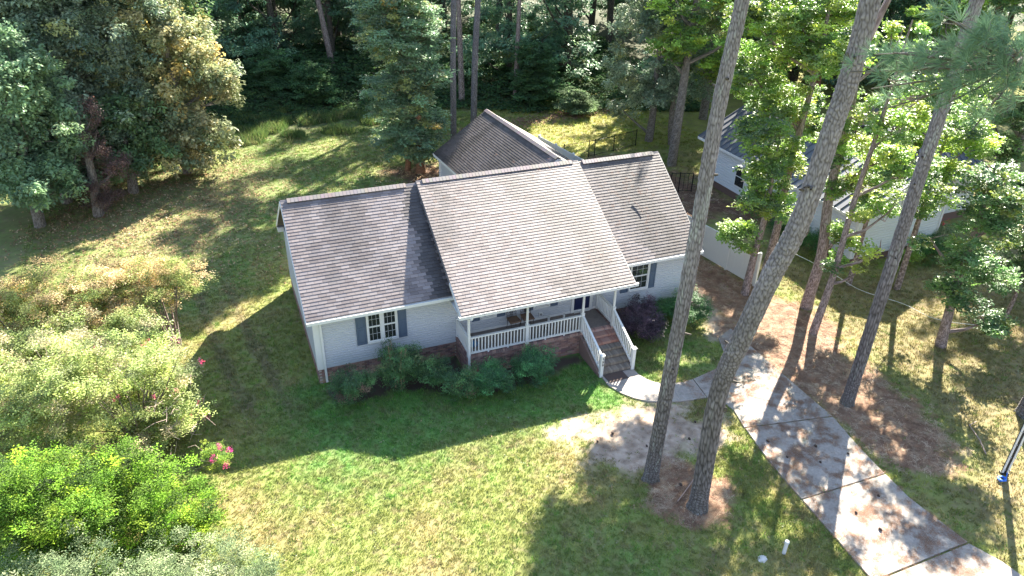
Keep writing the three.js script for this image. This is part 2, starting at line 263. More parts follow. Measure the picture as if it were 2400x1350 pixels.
{
  const sl = (H.Hr - H.He) / (H.e - zr), sm = (H.Hm - H.Hme) / (H.zm - zr), yb = H.He, zb = -H.D - H.e;
  const L = roofPart('lower roof section beside the porch roof, half in sharp shade'), C = roofPart('middle roof section reaching out over the porch'), Rr = roofPart('roof section at the driveway end, streaked with shade');
  deck('roof_deck', -H.o, H.xm + 0.4, H.He - 0.006, H.e, H.Hr - 0.006, zr, yb, zb, 0.16, L, deckM);
  deck('roof_deck', H.xM - 0.4, H.W + H.o, H.He - 0.006, H.e, H.Hr - 0.006, zr, yb, zb, 0.16, Rr, deckM);
  deck('roof_deck', H.xm, H.xM, H.Hme - 0.006, H.zm, H.Hm - 0.006, zr, yb + 0.3, zb, 0.17, C, deckM);
  const rakeStainShade = (x, d) => 1 - 0.74 * sstep(0.9, 0.5, H.xm - x + 0.12 * Math.sin(d * 3)) * sstep(6.2, 4.5, d) * (x < H.xm ? 1 : 0.5);  // algae stain beside the rake, also painted darker to deepen the roof shadow
  shingleField(L, -H.o, H.xm + 0.1, H.He, H.e, H.Hr, zr, 90, 1.12, rakeStainShade); shingleField(Rr, H.xM - 0.1, H.W + H.o, H.He, H.e, H.Hr, zr, 50, 0.72); shingleField(C, H.xm, H.xM, H.Hme, H.zm, H.Hm, zr, 160, 0.92);
  ridgeVent(L, -H.o + 0.25, H.xm - 0.45, H.Hr, zr); ridgeVent(C, H.xm + 0.25, H.xM - 0.3, H.Hm, zr); ridgeVent(Rr, H.xM + 0.2, H.W + H.o - 0.3, H.Hr, zr);
  // plain ridge caps at the vent ends
  for (const [p, a, b, y] of [[L, -H.o, -H.o + 0.25, H.Hr], [L, H.xm - 0.45, H.xm + 0.05, H.Hr], [C, H.xm, H.xm + 0.25, H.Hm], [C, H.xM - 0.3, H.xM, H.Hm], [Rr, H.W + H.o - 0.3, H.W + H.o, H.Hr]]) { const m = new MB(); m.quad([a, y - 0.09, zr + 0.14], [b, y - 0.09, zr + 0.14], [b, y + 0.022, zr], [a, y + 0.022, zr], SH[2]).quad([a, y + 0.022, zr], [b, y + 0.022, zr], [b, y - 0.09, zr - 0.14], [a, y - 0.09, zr - 0.14], SH[2]); m.build('ridge_cap', shingleM, p); }
  // rake boards, fascia
  const rake = (x, w, yE, zE, yR, p) => { const b = new MB(); for (const s of [0, 1]) { const A = s ? [x, yb - 0.1, zb] : [x, yE - 0.1, zE], B = [x, yR - 0.1, zr]; b.bar(A, B, w, 0.15, [1, 1, 1]); } b.build('rake_board', trimW, p); };
  rake(-H.o - 0.012, 0.022, H.He, H.e, H.Hr, L); rake(H.W + H.o + 0.012, 0.022, H.He, H.e, H.Hr, Rr);
  for (const [x, p] of [[H.xm - 0.012, C], [H.xM + 0.012, C]]) { // visible white only where the porch roof runs past the lower roofs
    const zc = H.e + 0.05, yc = H.Hme + sm * (H.zm - zc); const b = new MB(); b.bar([x, H.Hme - 0.1, H.zm], [x, yc - 0.1, zc], 0.022, 0.15, [1, 1, 1]); b.build('rake_board', trimW, p);
    const f = new MB(); f.bar([x, yc - 0.09, zc], [x, H.Hm - 0.09, zr], 0.022, 0.12, [1, 1, 1]); f.build('rake_flashing', M(0.11, 0.105, 0.11, 0.8), p); }
  // cheek walls that close the step between the roof sections, and soffits
  for (const [x, n] of [[H.xm + 0.16, -1], [H.xM - 0.16, 1]]) { const b = new MB(); const A = [x, H.He - 0.1, H.e], B = [x, H.Hme + sm * (H.zm - H.e) - 0.1, H.e], C2 = [x, H.Hm - 0.15, zr], D = [x, H.Hr - 0.2, zr]; b.quad(A, B, C2, D, [1, 1, 1]); b.build('cheek_wall', M(0.10, 0.10, 0.105, 0.9, { side: THREE.DoubleSide }), C); }
  { const b = new MB(); const x = H.xm + 0.02; b.quad([x + 0.3, H.Hme - 0.2, H.zm - 0.02], [x + 0.3, H.Hme - 0.2, 0], [x + 0.3, H.Hme + sm * H.zm - 0.16, 0], [x + 0.3, H.Hme - 0.16, H.zm - 0.02]); b.quad([H.xM - 0.3, H.Hme - 0.2, H.zm - 0.02], [H.xM - 0.3, H.Hme - 0.2, 0], [H.xM - 0.3, H.Hme + sm * H.zm - 0.16, 0], [H.xM - 0.3, H.Hme - 0.16, H.zm - 0.02]); b.build('porch_gable', M(0.45, 0.47, 0.5, 0.5, { side: THREE.DoubleSide }), C); }
  const fas = (x0, x1, y, z, p) => new MB().box((x0 + x1) / 2, y - 0.09, z - 0.025, x1 - x0, 0.16, 0.022, [1, 1, 1]).build('fascia', trimW, p);
  fas(-H.o, H.xm - 0.05, H.He - 0.02, H.e - 0.0, L); fas(H.xM + 0.05, H.W + H.o, H.He - 0.02, H.e, Rr); fas(H.xm, H.xM, H.Hme - 0.02, H.zm, C);
  // soffits
  new MB().box((H.xm - H.o) / 2, H.He - 0.19, H.e / 2 - 0.02, H.xm + H.o - 0.02, 0.02, H.e, [1, 1, 1]).build('soffit', trimW, L); new MB().box((H.xM + H.W + H.o) / 2, H.He - 0.19, H.e / 2 - 0.02, H.W + H.o - H.xM - 0.02, 0.02, H.e, [1, 1, 1]).build('soffit', trimW, Rr);
  new MB().box((H.xm + H.xM) / 2, H.Hme - 0.21, H.zm / 2, H.xM - H.xm - 0.06, 0.02, H.zm - 0.06, [1, 1, 1]).build('porch_ceiling', trimW, C);
  const ret = new MB(); ret.box(-H.o + 0.17, yb - 0.17, zb + 0.16, 0.36, 0.2, 0.34, [1, 1, 1]); ret.build('eave_return', white, L);
  // gutters
  const gut = (x0, x1, y, z, p, label) => { const b = new MB(), l = x1 - x0, c = (x0 + x1) / 2; b.box(c, y - 0.115, z + 0.055, l, 0.012, 0.11, [1, 1, 1]).box(c, y - 0.062, z + 0.112, l, 0.115, 0.012, [1, 1, 1]).box(c, y - 0.005, z + 0.104, l, 0.014, 0.03, [1, 1, 1]).box(c, y - 0.06, z + 0.004, l, 0.1, 0.008, [1, 1, 1]); for (const x of [x0, x1]) b.box(x, y - 0.06, z + 0.057, 0.012, 0.12, 0.115, [1, 1, 1]); const m = b.build('gutter', white, p); return m; };
  gut(-H.o, H.xm + 0.12, H.He - 0.035, H.e, L); gut(H.xM - 0.12, H.W + H.o, H.He - 0.035, H.e, Rr); gut(H.xm - 0.1, H.xM + 0.1, H.Hme - 0.015, H.zm - 0.02, C);
  const debris = new MB(); setSeed(5); for (let x = H.xm; x < H.xM; x += 0.03) { if (fbm(x * 2, 3) < 0.46) continue; debris.box(x, H.Hme - 0.055 + rr(0, 0.03), H.zm + rr(0.02, 0.1), rr(0.05, 0.15), 0.008, 0.01, mix3([0.24, 0.11, 0.05], [0.10, 0.06, 0.035], rnd()), new THREE.Matrix4().makeRotationY(rr(-1.2, 1.2))); } debris.build('gutter_needles', VM(0.95), C, 'stuff');
}
/* walls with lapped vinyl planks */
function plankGeo(len) { const b = new MB(); const h = 0.105; const pr = [[0, 0.028], [0.066, 0.026], [0.086, 0.006], [h, 0.004]]; for (let k = 0; k < 3; k++) b.quad([0, pr[k][0], pr[k][1]], [len, pr[k][0], pr[k][1]], [len, pr[k + 1][0], pr[k + 1][1]], [0, pr[k + 1][0], pr[k + 1][1]]); b.quad([0, -0.002, 0.0], [len, -0.002, 0.0], [len, 0, 0.028], [0, 0, 0.028]); b.quad([0, h, 0.0], [0, 0, 0.0], [0, 0, 0.028], [0, h, 0.004]); b.quad([len, 0, 0], [len, h, 0], [len, h, 0.004], [len, 0, 0.028]); return b.geo(); }
function plankWall(name, x0, x1, y0, y1, z, parent, turn = 0, px = 0, pz = 0) {
  const w = new MB().box((x0 + x1) / 2, (y0 + y1) / 2, -0.08, x1 - x0, y1 - y0, 0.15, [1, 1, 1]).build(name, vinyl, parent); w.position.set(px, 0, z + pz); w.rotation.y = turn;
  const g = plankGeo(x1 - x0); for (let y = y0; y < y1 - 0.02; y += 0.105) { const m = mesh('siding_plank', g, vinyl, w); m.position.set(x0, y, 0); } return w;
}
{
  plankWall('wall', 0.06, H.xp0 + 0.02, H.Hs, H.He - 0.2, 0, house); plankWall('wall', H.xp0 + 0.03, H.xs1 + 0.05, H.Hf + 0.1, H.Hme + 0.3, -0.012, house); plankWall('wall', H.xs1 + 0.06, H.W - 0.06, H.Hs, H.He - 0.2, 0, house);
  plankWall('wall', 0.06, H.D - 0.06, H.Hs, H.He - 0.05, 0, house, -Math.PI / 2, -0.13, -H.D);   // west side
  const ends = new MB(); for (const x of [-0.13, H.W]) { ends.tri([x, H.He - 0.1, 0.0], [x, H.Hr - 0.2, zr], [x, H.He - 0.1, -H.D]); ends.tri([x, H.He - 0.1, -H.D], [x, H.Hr - 0.2, zr], [x, H.He - 0.1, 0]); } ends.box(H.W / 2, (H.Hs + H.He) / 2, -H.D + 0.075, H.W - 0.2, H.He - H.Hs, 0.15, [1, 1, 1]); ends.box(H.W - 0.075, (H.Hs + H.He) / 2 - 0.05, -H.D / 2, 0.15, H.He - H.Hs, H.D - 0.2, [1, 1, 1]); ends.build('gable_wall', vinyl, house);
  const tr = new MB(); for (const [x, z, sx, sz] of [[-0.04, 0.02, 0.24, 0.04], [-0.142, -0.05, 0.03, 0.1], [H.W - 0.03, 0.02, 0.1, 0.04]]) tr.box(x, (H.Hs + H.He) / 2 - 0.1, z, sx, H.He - H.Hs - 0.16, sz, [1, 1, 1]); tr.build('corner_trim', white, house);
  new MB().box((H.xp0 + H.xs1) / 2, H.Hf + 0.05, 0.02, H.xs1 - H.xp0, 0.1, 0.04, [1, 1, 1]).build('base_trim', white, house);
}
/* brick work: real bricks over a mortar wall; the nearest are single parts, the rest one field */
const BR = [[0.24, 0.135, 0.115], [0.19, 0.108, 0.098], [0.28, 0.16, 0.13], [0.15, 0.095, 0.09], [0.26, 0.17, 0.15], [0.32, 0.20, 0.165]];
const brickMats = BR.map((c) => M(...c, 0.9)), mortarM = M(0.38, 0.34, 0.31, 0.95);
function brickWall(name, x0, x1, y0, y1, parent, px, pz, turn, singles, dark = 1) {
  const w = new MB().box((x0 + x1) / 2, (y0 + y1) / 2, -0.1, x1 - x0, y1 - y0, 0.19, [1, 1, 1]).build(name, mortarM, parent); w.position.set(px, 0, pz); w.rotation.y = turn;
  const f = new MB(); let made = 0, j = 0; const g = new MB().box(0, 0, 0, 0.193, 0.058, 0.02, [1, 1, 1]).geo(); const list = [];
  for (let y = y1 - 0.035; y > y0 + 0.01; y -= 0.068, j++) for (let x = x0 + (j % 2) * 0.1; x < x1; x += 0.203) list.push([Math.max(x, x0), Math.min(x + 0.193, x1), y]);
  for (const [a, b, y] of list) { if (b - a < 0.04) continue; const k = Math.floor(rnd() * 6);
    if (made < singles && b - a > 0.19) { const m = mesh('brick', g, brickMats[k], w); m.position.set((a + b) / 2, y, 0.004); made++; }
    else { const c = BR[k].map((v) => v * dark * rr(0.85, 1.15)); f.box((a + b) / 2, y, 0.004, b - a, 0.058, 0.02, c); } }
  if (f.i.length) f.build('brick_field', brickM, w, 'stuff'); return w;
}
setSeed(21);
brickWall('foundation_wall', -0.13, H.xp0, -0.2, H.Hs, house, 0, 0.0, 0, 60); brickWall('foundation_wall', H.xs1, H.W, -0.2, H.Hs, house, 0, 0.0, 0, 20, 0.8); brickWall('foundation_wall', 0.0, H.D, -0.2, H.Hs, house, -0.134, -H.D, -Math.PI / 2, 0);
brickWall('porch_wall', H.xp0, H.xs0 + 0.02, -0.2, H.Hf - 0.11, house, 0, H.zp, 0, 190); brickWall('porch_wall', 0.02, H.zp - 0.0, -0.2, H.Hf - 0.11, house, H.xp0, 0, -Math.PI / 2, 30);
brickWall('porch_wall', 0, H.zp - 0.2, -0.2, H.Hf - 0.11, house, H.xs1, H.zp, Math.PI / 2, 0);
/* porch floor and brick edge */
{
  const fm = new THREE.MeshStandardMaterial({ map: concreteTex, color: new THREE.Color().setRGB(0.62, 0.62, 0.64), roughness: 0.8 });
  const fl = new MB(); for (const [a, b] of [[H.xp0 + 0.1, 6.62], [6.63, 8.1], [8.11, 9.62], [9.63, H.xs1 - 0.12]]) fl.box((a + b) / 2, H.Hf - 0.06, 0.68, b - a, 0.12, 1.36, [1, 1, 1]); fl.build('porch_floor', fm, house);
  const e = new MB(); for (let x = H.xp0 + 0.036; x < H.xs1 - 0.02; x += 0.072) e.box(x, H.Hf - 0.054, H.zp - 0.085, 0.062, 0.1 + rr(0, 0.006), 0.2, BR[Math.floor(rnd() * 6)].map((v) => v * (x > H.xs0 ? 1.5 : 1.15))); for (let z = 0.04; z < H.zp - 0.2; z += 0.072) for (const [x, k] of [[H.xp0 + 0.045, 1], [H.xs1 - 0.06, 0.75]]) e.box(x, H.Hf - 0.054, z, 0.115, 0.1, 0.062, BR[Math.floor(rnd() * 6)].map((v) => v * k)); e.build('brick_edge', brickM, house, 'stuff');
  const mo = new MB(); mo.box((H.xp0 + H.xs1) / 2, H.Hf - 0.075, H.zp - 0.085, H.xs1 - H.xp0 - 0.01, 0.1, 0.19, [1, 1, 1]); mo.build('brick_mortar', mortarM, house);
}
/* steps */
{
  const st = new THREE.Group(); st.name = 'porch_steps'; house.add(st); const N = 6, rise = (H.Hf - 0.05) / 7, run = (H.zs - H.zp) / N; setSeed(31);
  for (let k = 0; k < N; k++) { const top = H.Hf - rise * (k + 1), z0 = H.zp + run * k, w = H.xs1 - H.xs0 - 0.04, cx = (H.xs0 + H.xs1) / 2; const mossy = k >= 2;
    const s = new MB().box(cx, (top - 0.012 - 0.1) / 2, z0 + run / 2, w, top - 0.012 + 0.1, run - 0.002, [1, 1, 1]).build('step', M(...(mossy ? [0.20, 0.175, 0.145] : [0.36, 0.28, 0.24]), 0.95), st);
    const b = new MB(); for (let x = H.xs0 + 0.05; x < H.xs1 - 0.04; x += 0.072) { const c = mossy ? mix3([0.15, 0.125, 0.10], [0.27, 0.225, 0.185], rnd()) : mix3([0.30, 0.14, 0.105], [0.40, 0.24, 0.19], rnd()); b.box(x, top - 0.045, z0 + run / 2 + 0.012, 0.06, 0.1 + rr(0, 0.006), run + 0.012, c); }
    for (let x = H.xs0 + 0.12; x < H.xs1 - 0.06; x += 0.203) b.box(x, top - 0.115, z0 + run + 0.001, 0.19, 0.05, 0.012, mossy ? [0.11, 0.09, 0.075] : [0.2, 0.1, 0.08]); b.build('step_bricks', brickM, s, 'stuff'); }
  const ck = new MB(); for (const x of [H.xs0 - 0.05, H.xs1 + 0.05]) { const A = [x - 0.05, -0.1, H.zp], q = (a, y, z) => [x + a, y, z]; ck.hexa([q(-0.05, -0.1, H.zs), q(0.05, -0.1, H.zs), q(0.05, -0.1, H.zp - 0.05), q(-0.05, -0.1, H.zp - 0.05), q(-0.05, 0.13, H.zs), q(0.05, 0.13, H.zs), q(0.05, H.Hf - 0.1, H.zp - 0.05), q(-0.05, H.Hf - 0.1, H.zp - 0.05)], [0.19, 0.125, 0.105]); } ck.build('step_side_wall', brickM, st);
}
/* railings, posts */
{
  const bal = new THREE.BoxGeometry(0.042, 1, 0.042);
  const railing = (A, B, n, label) => { // A,B: [x,y,z] floor-level ends
    const g = new THREE.Group(); g.name = 'porch_railing'; house.add(g); const up = (p, h) => [p[0], p[1] + h, p[2]], at = (t) => [lerp(A[0], B[0], t), lerp(A[1], B[1], t), lerp(A[2], B[2], t)];
    new MB().bar(up(A, H.rail), up(B, H.rail), 0.085, 0.06, [1, 1, 1]).build('top_rail', white, g); new MB().bar(up(A, 0.09), up(B, 0.09), 0.06, 0.075, [1, 1, 1]).build('bottom_rail', white, g);
    for (let k = 1; k < n; k++) { const p = at(k / n), m = mesh('baluster', bal, white, g); m.position.set(p[0], p[1] + 0.43, p[2]); m.scale.y = 0.64; }
    const f = at(0.5); if (A[1] === B[1] && n > 12) for (const t of [0.33, 0.67]) { const p = at(t); new MB().box(p[0], p[1] + 0.026, p[2], 0.06, 0.05, 0.07, [1, 1, 1]).build('rail_foot', white, g); } return g; };
  const zf = H.zp - 0.05, xa = H.xp0 + 0.06, xb = 7.74, xc = H.xs0, xd = H.xs1 - 0.02, y = H.Hf;
  railing([xa, y, zf], [xb, y, zf], 18); railing([xb, y, zf], [xc, y, zf], 18); railing([xa, y, 0.06], [xa, y, zf], 11); railing([xd, y, 0.06], [xd, y, zf], 11);
  railing([xc, y, zf], [xc, 0.16, H.zs], 13); railing([xd, y, zf], [xd, 0.16, H.zs], 13);
  for (const [x, z] of [[xa, zf], [xb, zf], [xc, zf], [xd, zf]]) { const top = H.Hme - 0.2, p = new MB(); p.box(x, y + 0.4, z, 0.125, 0.8 + 0.12, 0.125, [1, 1, 1]).box(x, y + 0.885, z, 0.14, 0.03, 0.14, [1, 1, 1]).tube([[x, y + 0.9, z, 0.045], [x, y + 1.0, z, 0.055], [x, y + 1.6, z, 0.05], [x, top - 0.12, z, 0.042]], 12).box(x, top - 0.06, z, 0.11, 0.13, 0.11, [1, 1, 1]); p.build('porch_post', white, house); }
  for (const z of [0.06]) for (const x of [xa, xd]) new MB().box(x, y + 0.42, z, 0.1, 0.86, 0.08, [1, 1, 1]).build('wall_post', white, house);
  const font = await new FontLoader().loadAsync('fonts/droid/droid_sans_bold.typeface.json');
  for (const x of [xc, xd]) { const n = new MB().box(x, 0.51, H.zs, 0.13, 1.02, 0.13, [1, 1, 1]).box(x, 1.03, H.zs, 0.18, 0.035, 0.18, [1, 1, 1]); n.hexa([[x - 0.075, 1.05, H.zs + 0.075], [x + 0.075, 1.05, H.zs + 0.075], [x + 0.075, 1.05, H.zs - 0.075], [x - 0.075, 1.05, H.zs - 0.075], [x - 0.02, 1.09, H.zs + 0.02], [x + 0.02, 1.09, H.zs + 0.02], [x + 0.02, 1.09, H.zs - 0.02], [x - 0.02, 1.09, H.zs - 0.02]], [1, 1, 1]); const m = n.build('newel_post', white, house);
    if (x === xc) ['1', '5', '9'].forEach((t, k) => { const tg = new TextGeometry(t, { font, size: 0.1, depth: 0.008, curveSegments: 4 }); tg.computeBoundingBox(); const w = tg.boundingBox.max.x - tg.boundingBox.min.x; tg.translate(x + 0.01 - w / 2, 0.83 - k * 0.14, H.zs + 0.066); mesh('house_number', tg, darkM, m); }); }
  // downspouts
  const ds = new MB(); ds.bar([0.12, H.He - 0.16, H.e + 0.06], [0.12, H.He - 0.34, 0.07], 0.08, 0.06, [1, 1, 1]).box(0.12, (H.He - 0.34) / 2 + 0.1, 0.07, 0.085, H.He - 0.36, 0.065, [1, 1, 1]); ds.build('downspout', white, house);
  const d2 = new MB(); d2.bar([xa - 0.02, H.Hme - 0.16, H.zm + 0.06], [xa - 0.02, H.Hme - 0.34, zf + 0.1], 0.08, 0.06, [1, 1, 1]).box(xa - 0.02, (H.Hme - 0.3) / 2, zf + 0.1, 0.08, H.Hme - 0.34, 0.065, [1, 1, 1]).box(xa - 0.02, H.Hme - 0.16, H.zm + 0.06, 0.1, 0.1, 0.1, [1, 1, 1]); d2.build('downspout', white, house);
}
/* windows, shutters, door */
function windowPart(x0, x1, y0, y1, bays, z = 0.05) {
  const g = new THREE.Group(); g.name = 'window'; house.add(g); const F = new MB(), t = 0.06; const bx = (a, b, c, d, zz, dep, m = F) => m.box((a + b) / 2, (c + d) / 2, zz, b - a, d - c, dep, [1, 1, 1]);
  bx(x0 - t, x0, y0 - t, y1 + t, z + 0.015, 0.07); bx(x1, x1 + t, y0 - t, y1 + t, z + 0.015, 0.07); bx(x0, x1, y1, y1 + t, z + 0.015, 0.07); bx(x0, x1, y0 - t, y0, z + 0.025, 0.09); const w = (x1 - x0) / bays; for (let k = 1; k < bays; k++) bx(x0 + w * k - 0.05, x0 + w * k + 0.05, y0, y1, z + 0.012, 0.06);
  F.build('frame', white, g);
  for (let k = 0; k < bays; k++) { const a = x0 + w * k + (k ? 0.05 : 0), b = x0 + w * (k + 1) - (k < bays - 1 ? 0.05 : 0), mid = (y0 + y1) / 2;
    for (const [lo, hi, zz] of [[y0, mid, z + 0.004], [mid, y1, z + 0.018]]) { const S = new MB(), s = 0.035; bx(a, a + s, lo, hi, zz, 0.03, S); bx(b - s, b, lo, hi, zz, 0.03, S); bx(a + s, b - s, lo, lo + s, zz, 0.03, S); bx(a + s, b - s, hi - s, hi, zz, 0.03, S); S.build('sash', white, g); mesh('pane', new THREE.BoxGeometry(b - a - 2 * s, hi - lo - 2 * s, 0.008).translate((a + b) / 2, (lo + hi) / 2, zz - 0.006), glassM, g); const mu = new MB(); for (const q of [1 / 3, 2 / 3]) bx(lerp(a, b, q) - 0.006, lerp(a, b, q) + 0.006, lo + s, hi - s, zz + 0.001, 0.008, mu); bx(a + s, b - s, (lo + hi) / 2 - 0.006, (lo + hi) / 2 + 0.006, zz + 0.003, 0.008, mu); mu.build('muntin', M(0.42, 0.43, 0.43, 0.5), g); } } return g;
}
function shutter(x0, x1, y0, y1, z = 0.045) { const b = new MB(), t = 0.05, my = lerp(y0, y1, 0.52); b.box((x0 + x1) / 2, (y0 + y1) / 2, z, x1 - x0, y1 - y0, 0.02, [1, 1, 1]); for (const [a, c, d, e] of [[x0, x0 + t, y0, y1], [x1 - t, x1, y0, y1], [x0 + t, x1 - t, y0, y0 + 0.08], [x0 + t, x1 - t, y1 - 0.06, y1], [x0 + t, x1 - t, my - 0.04, my + 0.04]]) b.box((a + c) / 2, (d + e) / 2, z + 0.017, c - a, e - d, 0.016, [1, 1, 1]); for (const [d, e] of [[y0 + 0.11, my - 0.07], [my + 0.07, y1 - 0.09]]) b.box((x0 + x1) / 2, (d + e) / 2, z + 0.014, x1 - x0 - 2 * t - 0.06, e - d, 0.012, [1, 1, 1]); return b.build('shutter', shutterM, house); }
windowPart(1.85, 2.92, 1.54, 2.84, 2); shutter(1.40, 1.77, 1.47, 2.86); shutter(3.0, 3.33, 1.47, 2.86);
windowPart(13.05, 13.88, 1.56, 2.84, 1); shutter(12.62, 12.97, 1.49, 2.86); shutter(13.96, 14.27, 1.49, 2.86);
windowPart(6.36, 6.94, 1.62, 2.66, 1, 0.04); shutter(5.96, 6.28, 1.52, 2.7, 0.035); shutter(7.02, 7.38, 1.52, 2.7, 0.035); windowPart(8.66, 9.28, 1.62, 2.66, 1, 0.04); shutter(8.24, 8.58, 1.52, 2.7, 0.035); shutter(9.36, 9.70, 1.52, 2.7, 0.035);
{
  const d = new THREE.Group(); d.name = 'front_door'; house.add(d); const x0 = 10.45, x1 = 11.18, y0 = H.Hf + 0.03, y1 = 2.78; const F = new MB(); F.box(x0 - 0.06, (y0 + y1) / 2 + 0.02, 0.03, 0.12, y1 - y0 + 0.1, 0.07, [1, 1, 1]).box(x1 + 0.06, (y0 + y1) / 2 + 0.02, 0.03, 0.12, y1 - y0 + 0.1, 0.07, [1, 1, 1]).box((x0 + x1) / 2, y1 + 0.05, 0.03, x1 - x0, 0.1, 0.07, [1, 1, 1]).box((x0 + x1) / 2, y0 - 0.005, 0.06, x1 - x0, 0.03, 0.14, [0.6, 0.6, 0.6]); F.build('door_frame', white, d);
  const L = new MB(); L.box((x0 + x1) / 2, (y0 + y1) / 2, 0.015, x1 - x0, y1 - y0, 0.03, [1, 1, 1]); for (const fx of [0.27, 0.73]) for (const [a, b] of [[0.06, 0.34], [0.42, 0.74], [0.8, 0.95]]) L.box(lerp(x0, x1, fx), lerp(y0, y1, (a + b) / 2), 0.033, 0.24, (b - a) * (y1 - y0), 0.012, [1, 1, 1]); L.build('door_leaf', M(0.008, 0.014, 0.06, 0.45), d); mesh('door_handle', new THREE.SphereGeometry(0.03, 10, 8).translate(x0 + 0.07, 1.95, 0.06), M(0.5, 0.4, 0.2, 0.3, { metalness: 1 }), d);
  for (const [x, y] of [[8.96, 1.22], [13.56, 1.20]]) { const b = new THREE.Group(); b.name = 'outlet_box'; house.add(b); new MB().box(x, y, 0.02, 0.15, 0.19, 0.05, [1, 1, 1]).build('plate', white, b); mesh('cover', new THREE.CylinderGeometry(0.045, 0.05, 0.05, 14).rotateX(Math.PI / 2).translate(x, y, 0.06), M(0.25, 0.25, 0.25, 0.5), b); }
  const lamp = new MB().box(10.12, 1.9, 0.05, 0.07, 0.12, 0.06, [1, 1, 1]).tube([[10.12, 1.82, 0.09, 0.03], [10.12, 1.98, 0.09, 0.045], [10.12, 2.0, 0.09, 0.01]], 8); lamp.build('wall_lantern', darkM, house);
  const nz = new MB(); nz.box(-0.03, 2.1, -4.5, 0.06, 1.1, 0.8, [1, 1, 1]); nz.build('side_window_frame', white, house); new MB().box(-0.045, 2.1, -4.5, 0.06, 0.96, 0.66, [1, 1, 1]).build('side_window_pane', glassM, house);
  new MB().box(-0.04, 1.15, -3.0, 0.1, 0.3, 0.2, [1, 1, 1]).build('meter_box', M(0.25, 0.26, 0.28, 0.5), house);
}

/* things on and by the porch */
function chair(x, z, turn, label) {
  const t = thing('patio_chair', label, 'chair', [x, H.Hf, z], turn, 'wrought iron chairs on the porch'); const iron = M(0.045, 0.035, 0.03, 0.5, { metalness: 0.6 });
  for (const [lx, lz] of [[-0.2, 0.2], [0.2, 0.2], [-0.19, -0.19], [0.19, -0.19]]) new MB().tube([[lx * 1.12, 0, lz * 1.12, 0.011], [lx * 0.95, 0.2, lz * 0.95, 0.011], [lx, 0.43, lz, 0.011]], 6).build('leg', iron, t);
  new MB().tube([[-0.2, 0.43, 0.2, 0.012], [0.2, 0.43, 0.2, 0.012], [0.2, 0.43, -0.2, 0.012], [-0.2, 0.43, -0.2, 0.012], [-0.2, 0.43, 0.2, 0.012]], 6).build('seat_frame', iron, t);
  const sg = new THREE.ExtrudeGeometry(new THREE.Shape([[-0.2, -0.19], [0.2, -0.19], [0.22, 0.21], [-0.22, 0.21]].map((p) => new THREE.Vector2(p[0], -p[1]))), { depth: 0.035, bevelEnabled: true, bevelSize: 0.02, bevelThickness: 0.02, bevelSegments: 3 }).rotateX(-Math.PI / 2).translate(0, 0.45, 0); mesh('seat_cushion', sg, M(0.16, 0.10, 0.07, 0.9), t);
  const b = new MB(); const bar = (p) => b.tube(p.map((q) => [q[0], q[1], -0.2 - (q[1] - 0.43) * 0.14, 0.011]), 6); for (const s of [-1, 1]) { bar([[s * 0.2, 0.43], [s * 0.205, 0.8], [s * 0.19, 1.08]]); bar([[s * 0.06, 0.45], [s * 0.05, 0.65], [s * 0.12, 0.78], [s * 0.17, 0.72], [s * 0.13, 0.66]]); bar([[s * 0.05, 0.65], [s * 0.03, 0.85], [s * 0.11, 0.98], [s * 0.15, 0.92], [s * 0.1, 0.87]]); } bar([[-0.19, 1.08], [0, 1.11], [0.19, 1.08]]); bar([[-0.2, 0.58], [0.2, 0.58]]); bar([[0, 0.45], [0, 0.8], [0, 1.1]]); b.build('backrest', iron, t); return t;
}
chair(7.62, 0.36, 0.05, 'brown cushioned wrought iron chair nearer the porch corner post'); chair(8.22, 0.34, -0.06, 'brown cushioned wrought iron chair just behind the middle porch post');
{ const t = thing('doormat', 'dark brown doormat at the foot of the porch steps', 'doormat', [10.68, 0.052, 3.55], 0.04); new MB().box(0, 0.012, 0, 0.82, 0.02, 0.46, [1, 1, 1]).build('mat_pile', M(0.075, 0.05, 0.042, 1), t); new MB().box(0, 0.006, 0.24, 0.84, 0.012, 0.02, [1, 1, 1]).box(0, 0.006, -0.24, 0.84, 0.012, 0.02, [1, 1, 1]).box(0.42, 0.006, 0, 0.02, 0.012, 0.5, [1, 1, 1]).box(-0.42, 0.006, 0, 0.02, 0.012, 0.5, [1, 1, 1]).build('mat_border', M(0.12, 0.1, 0.09, 0.9), t); }
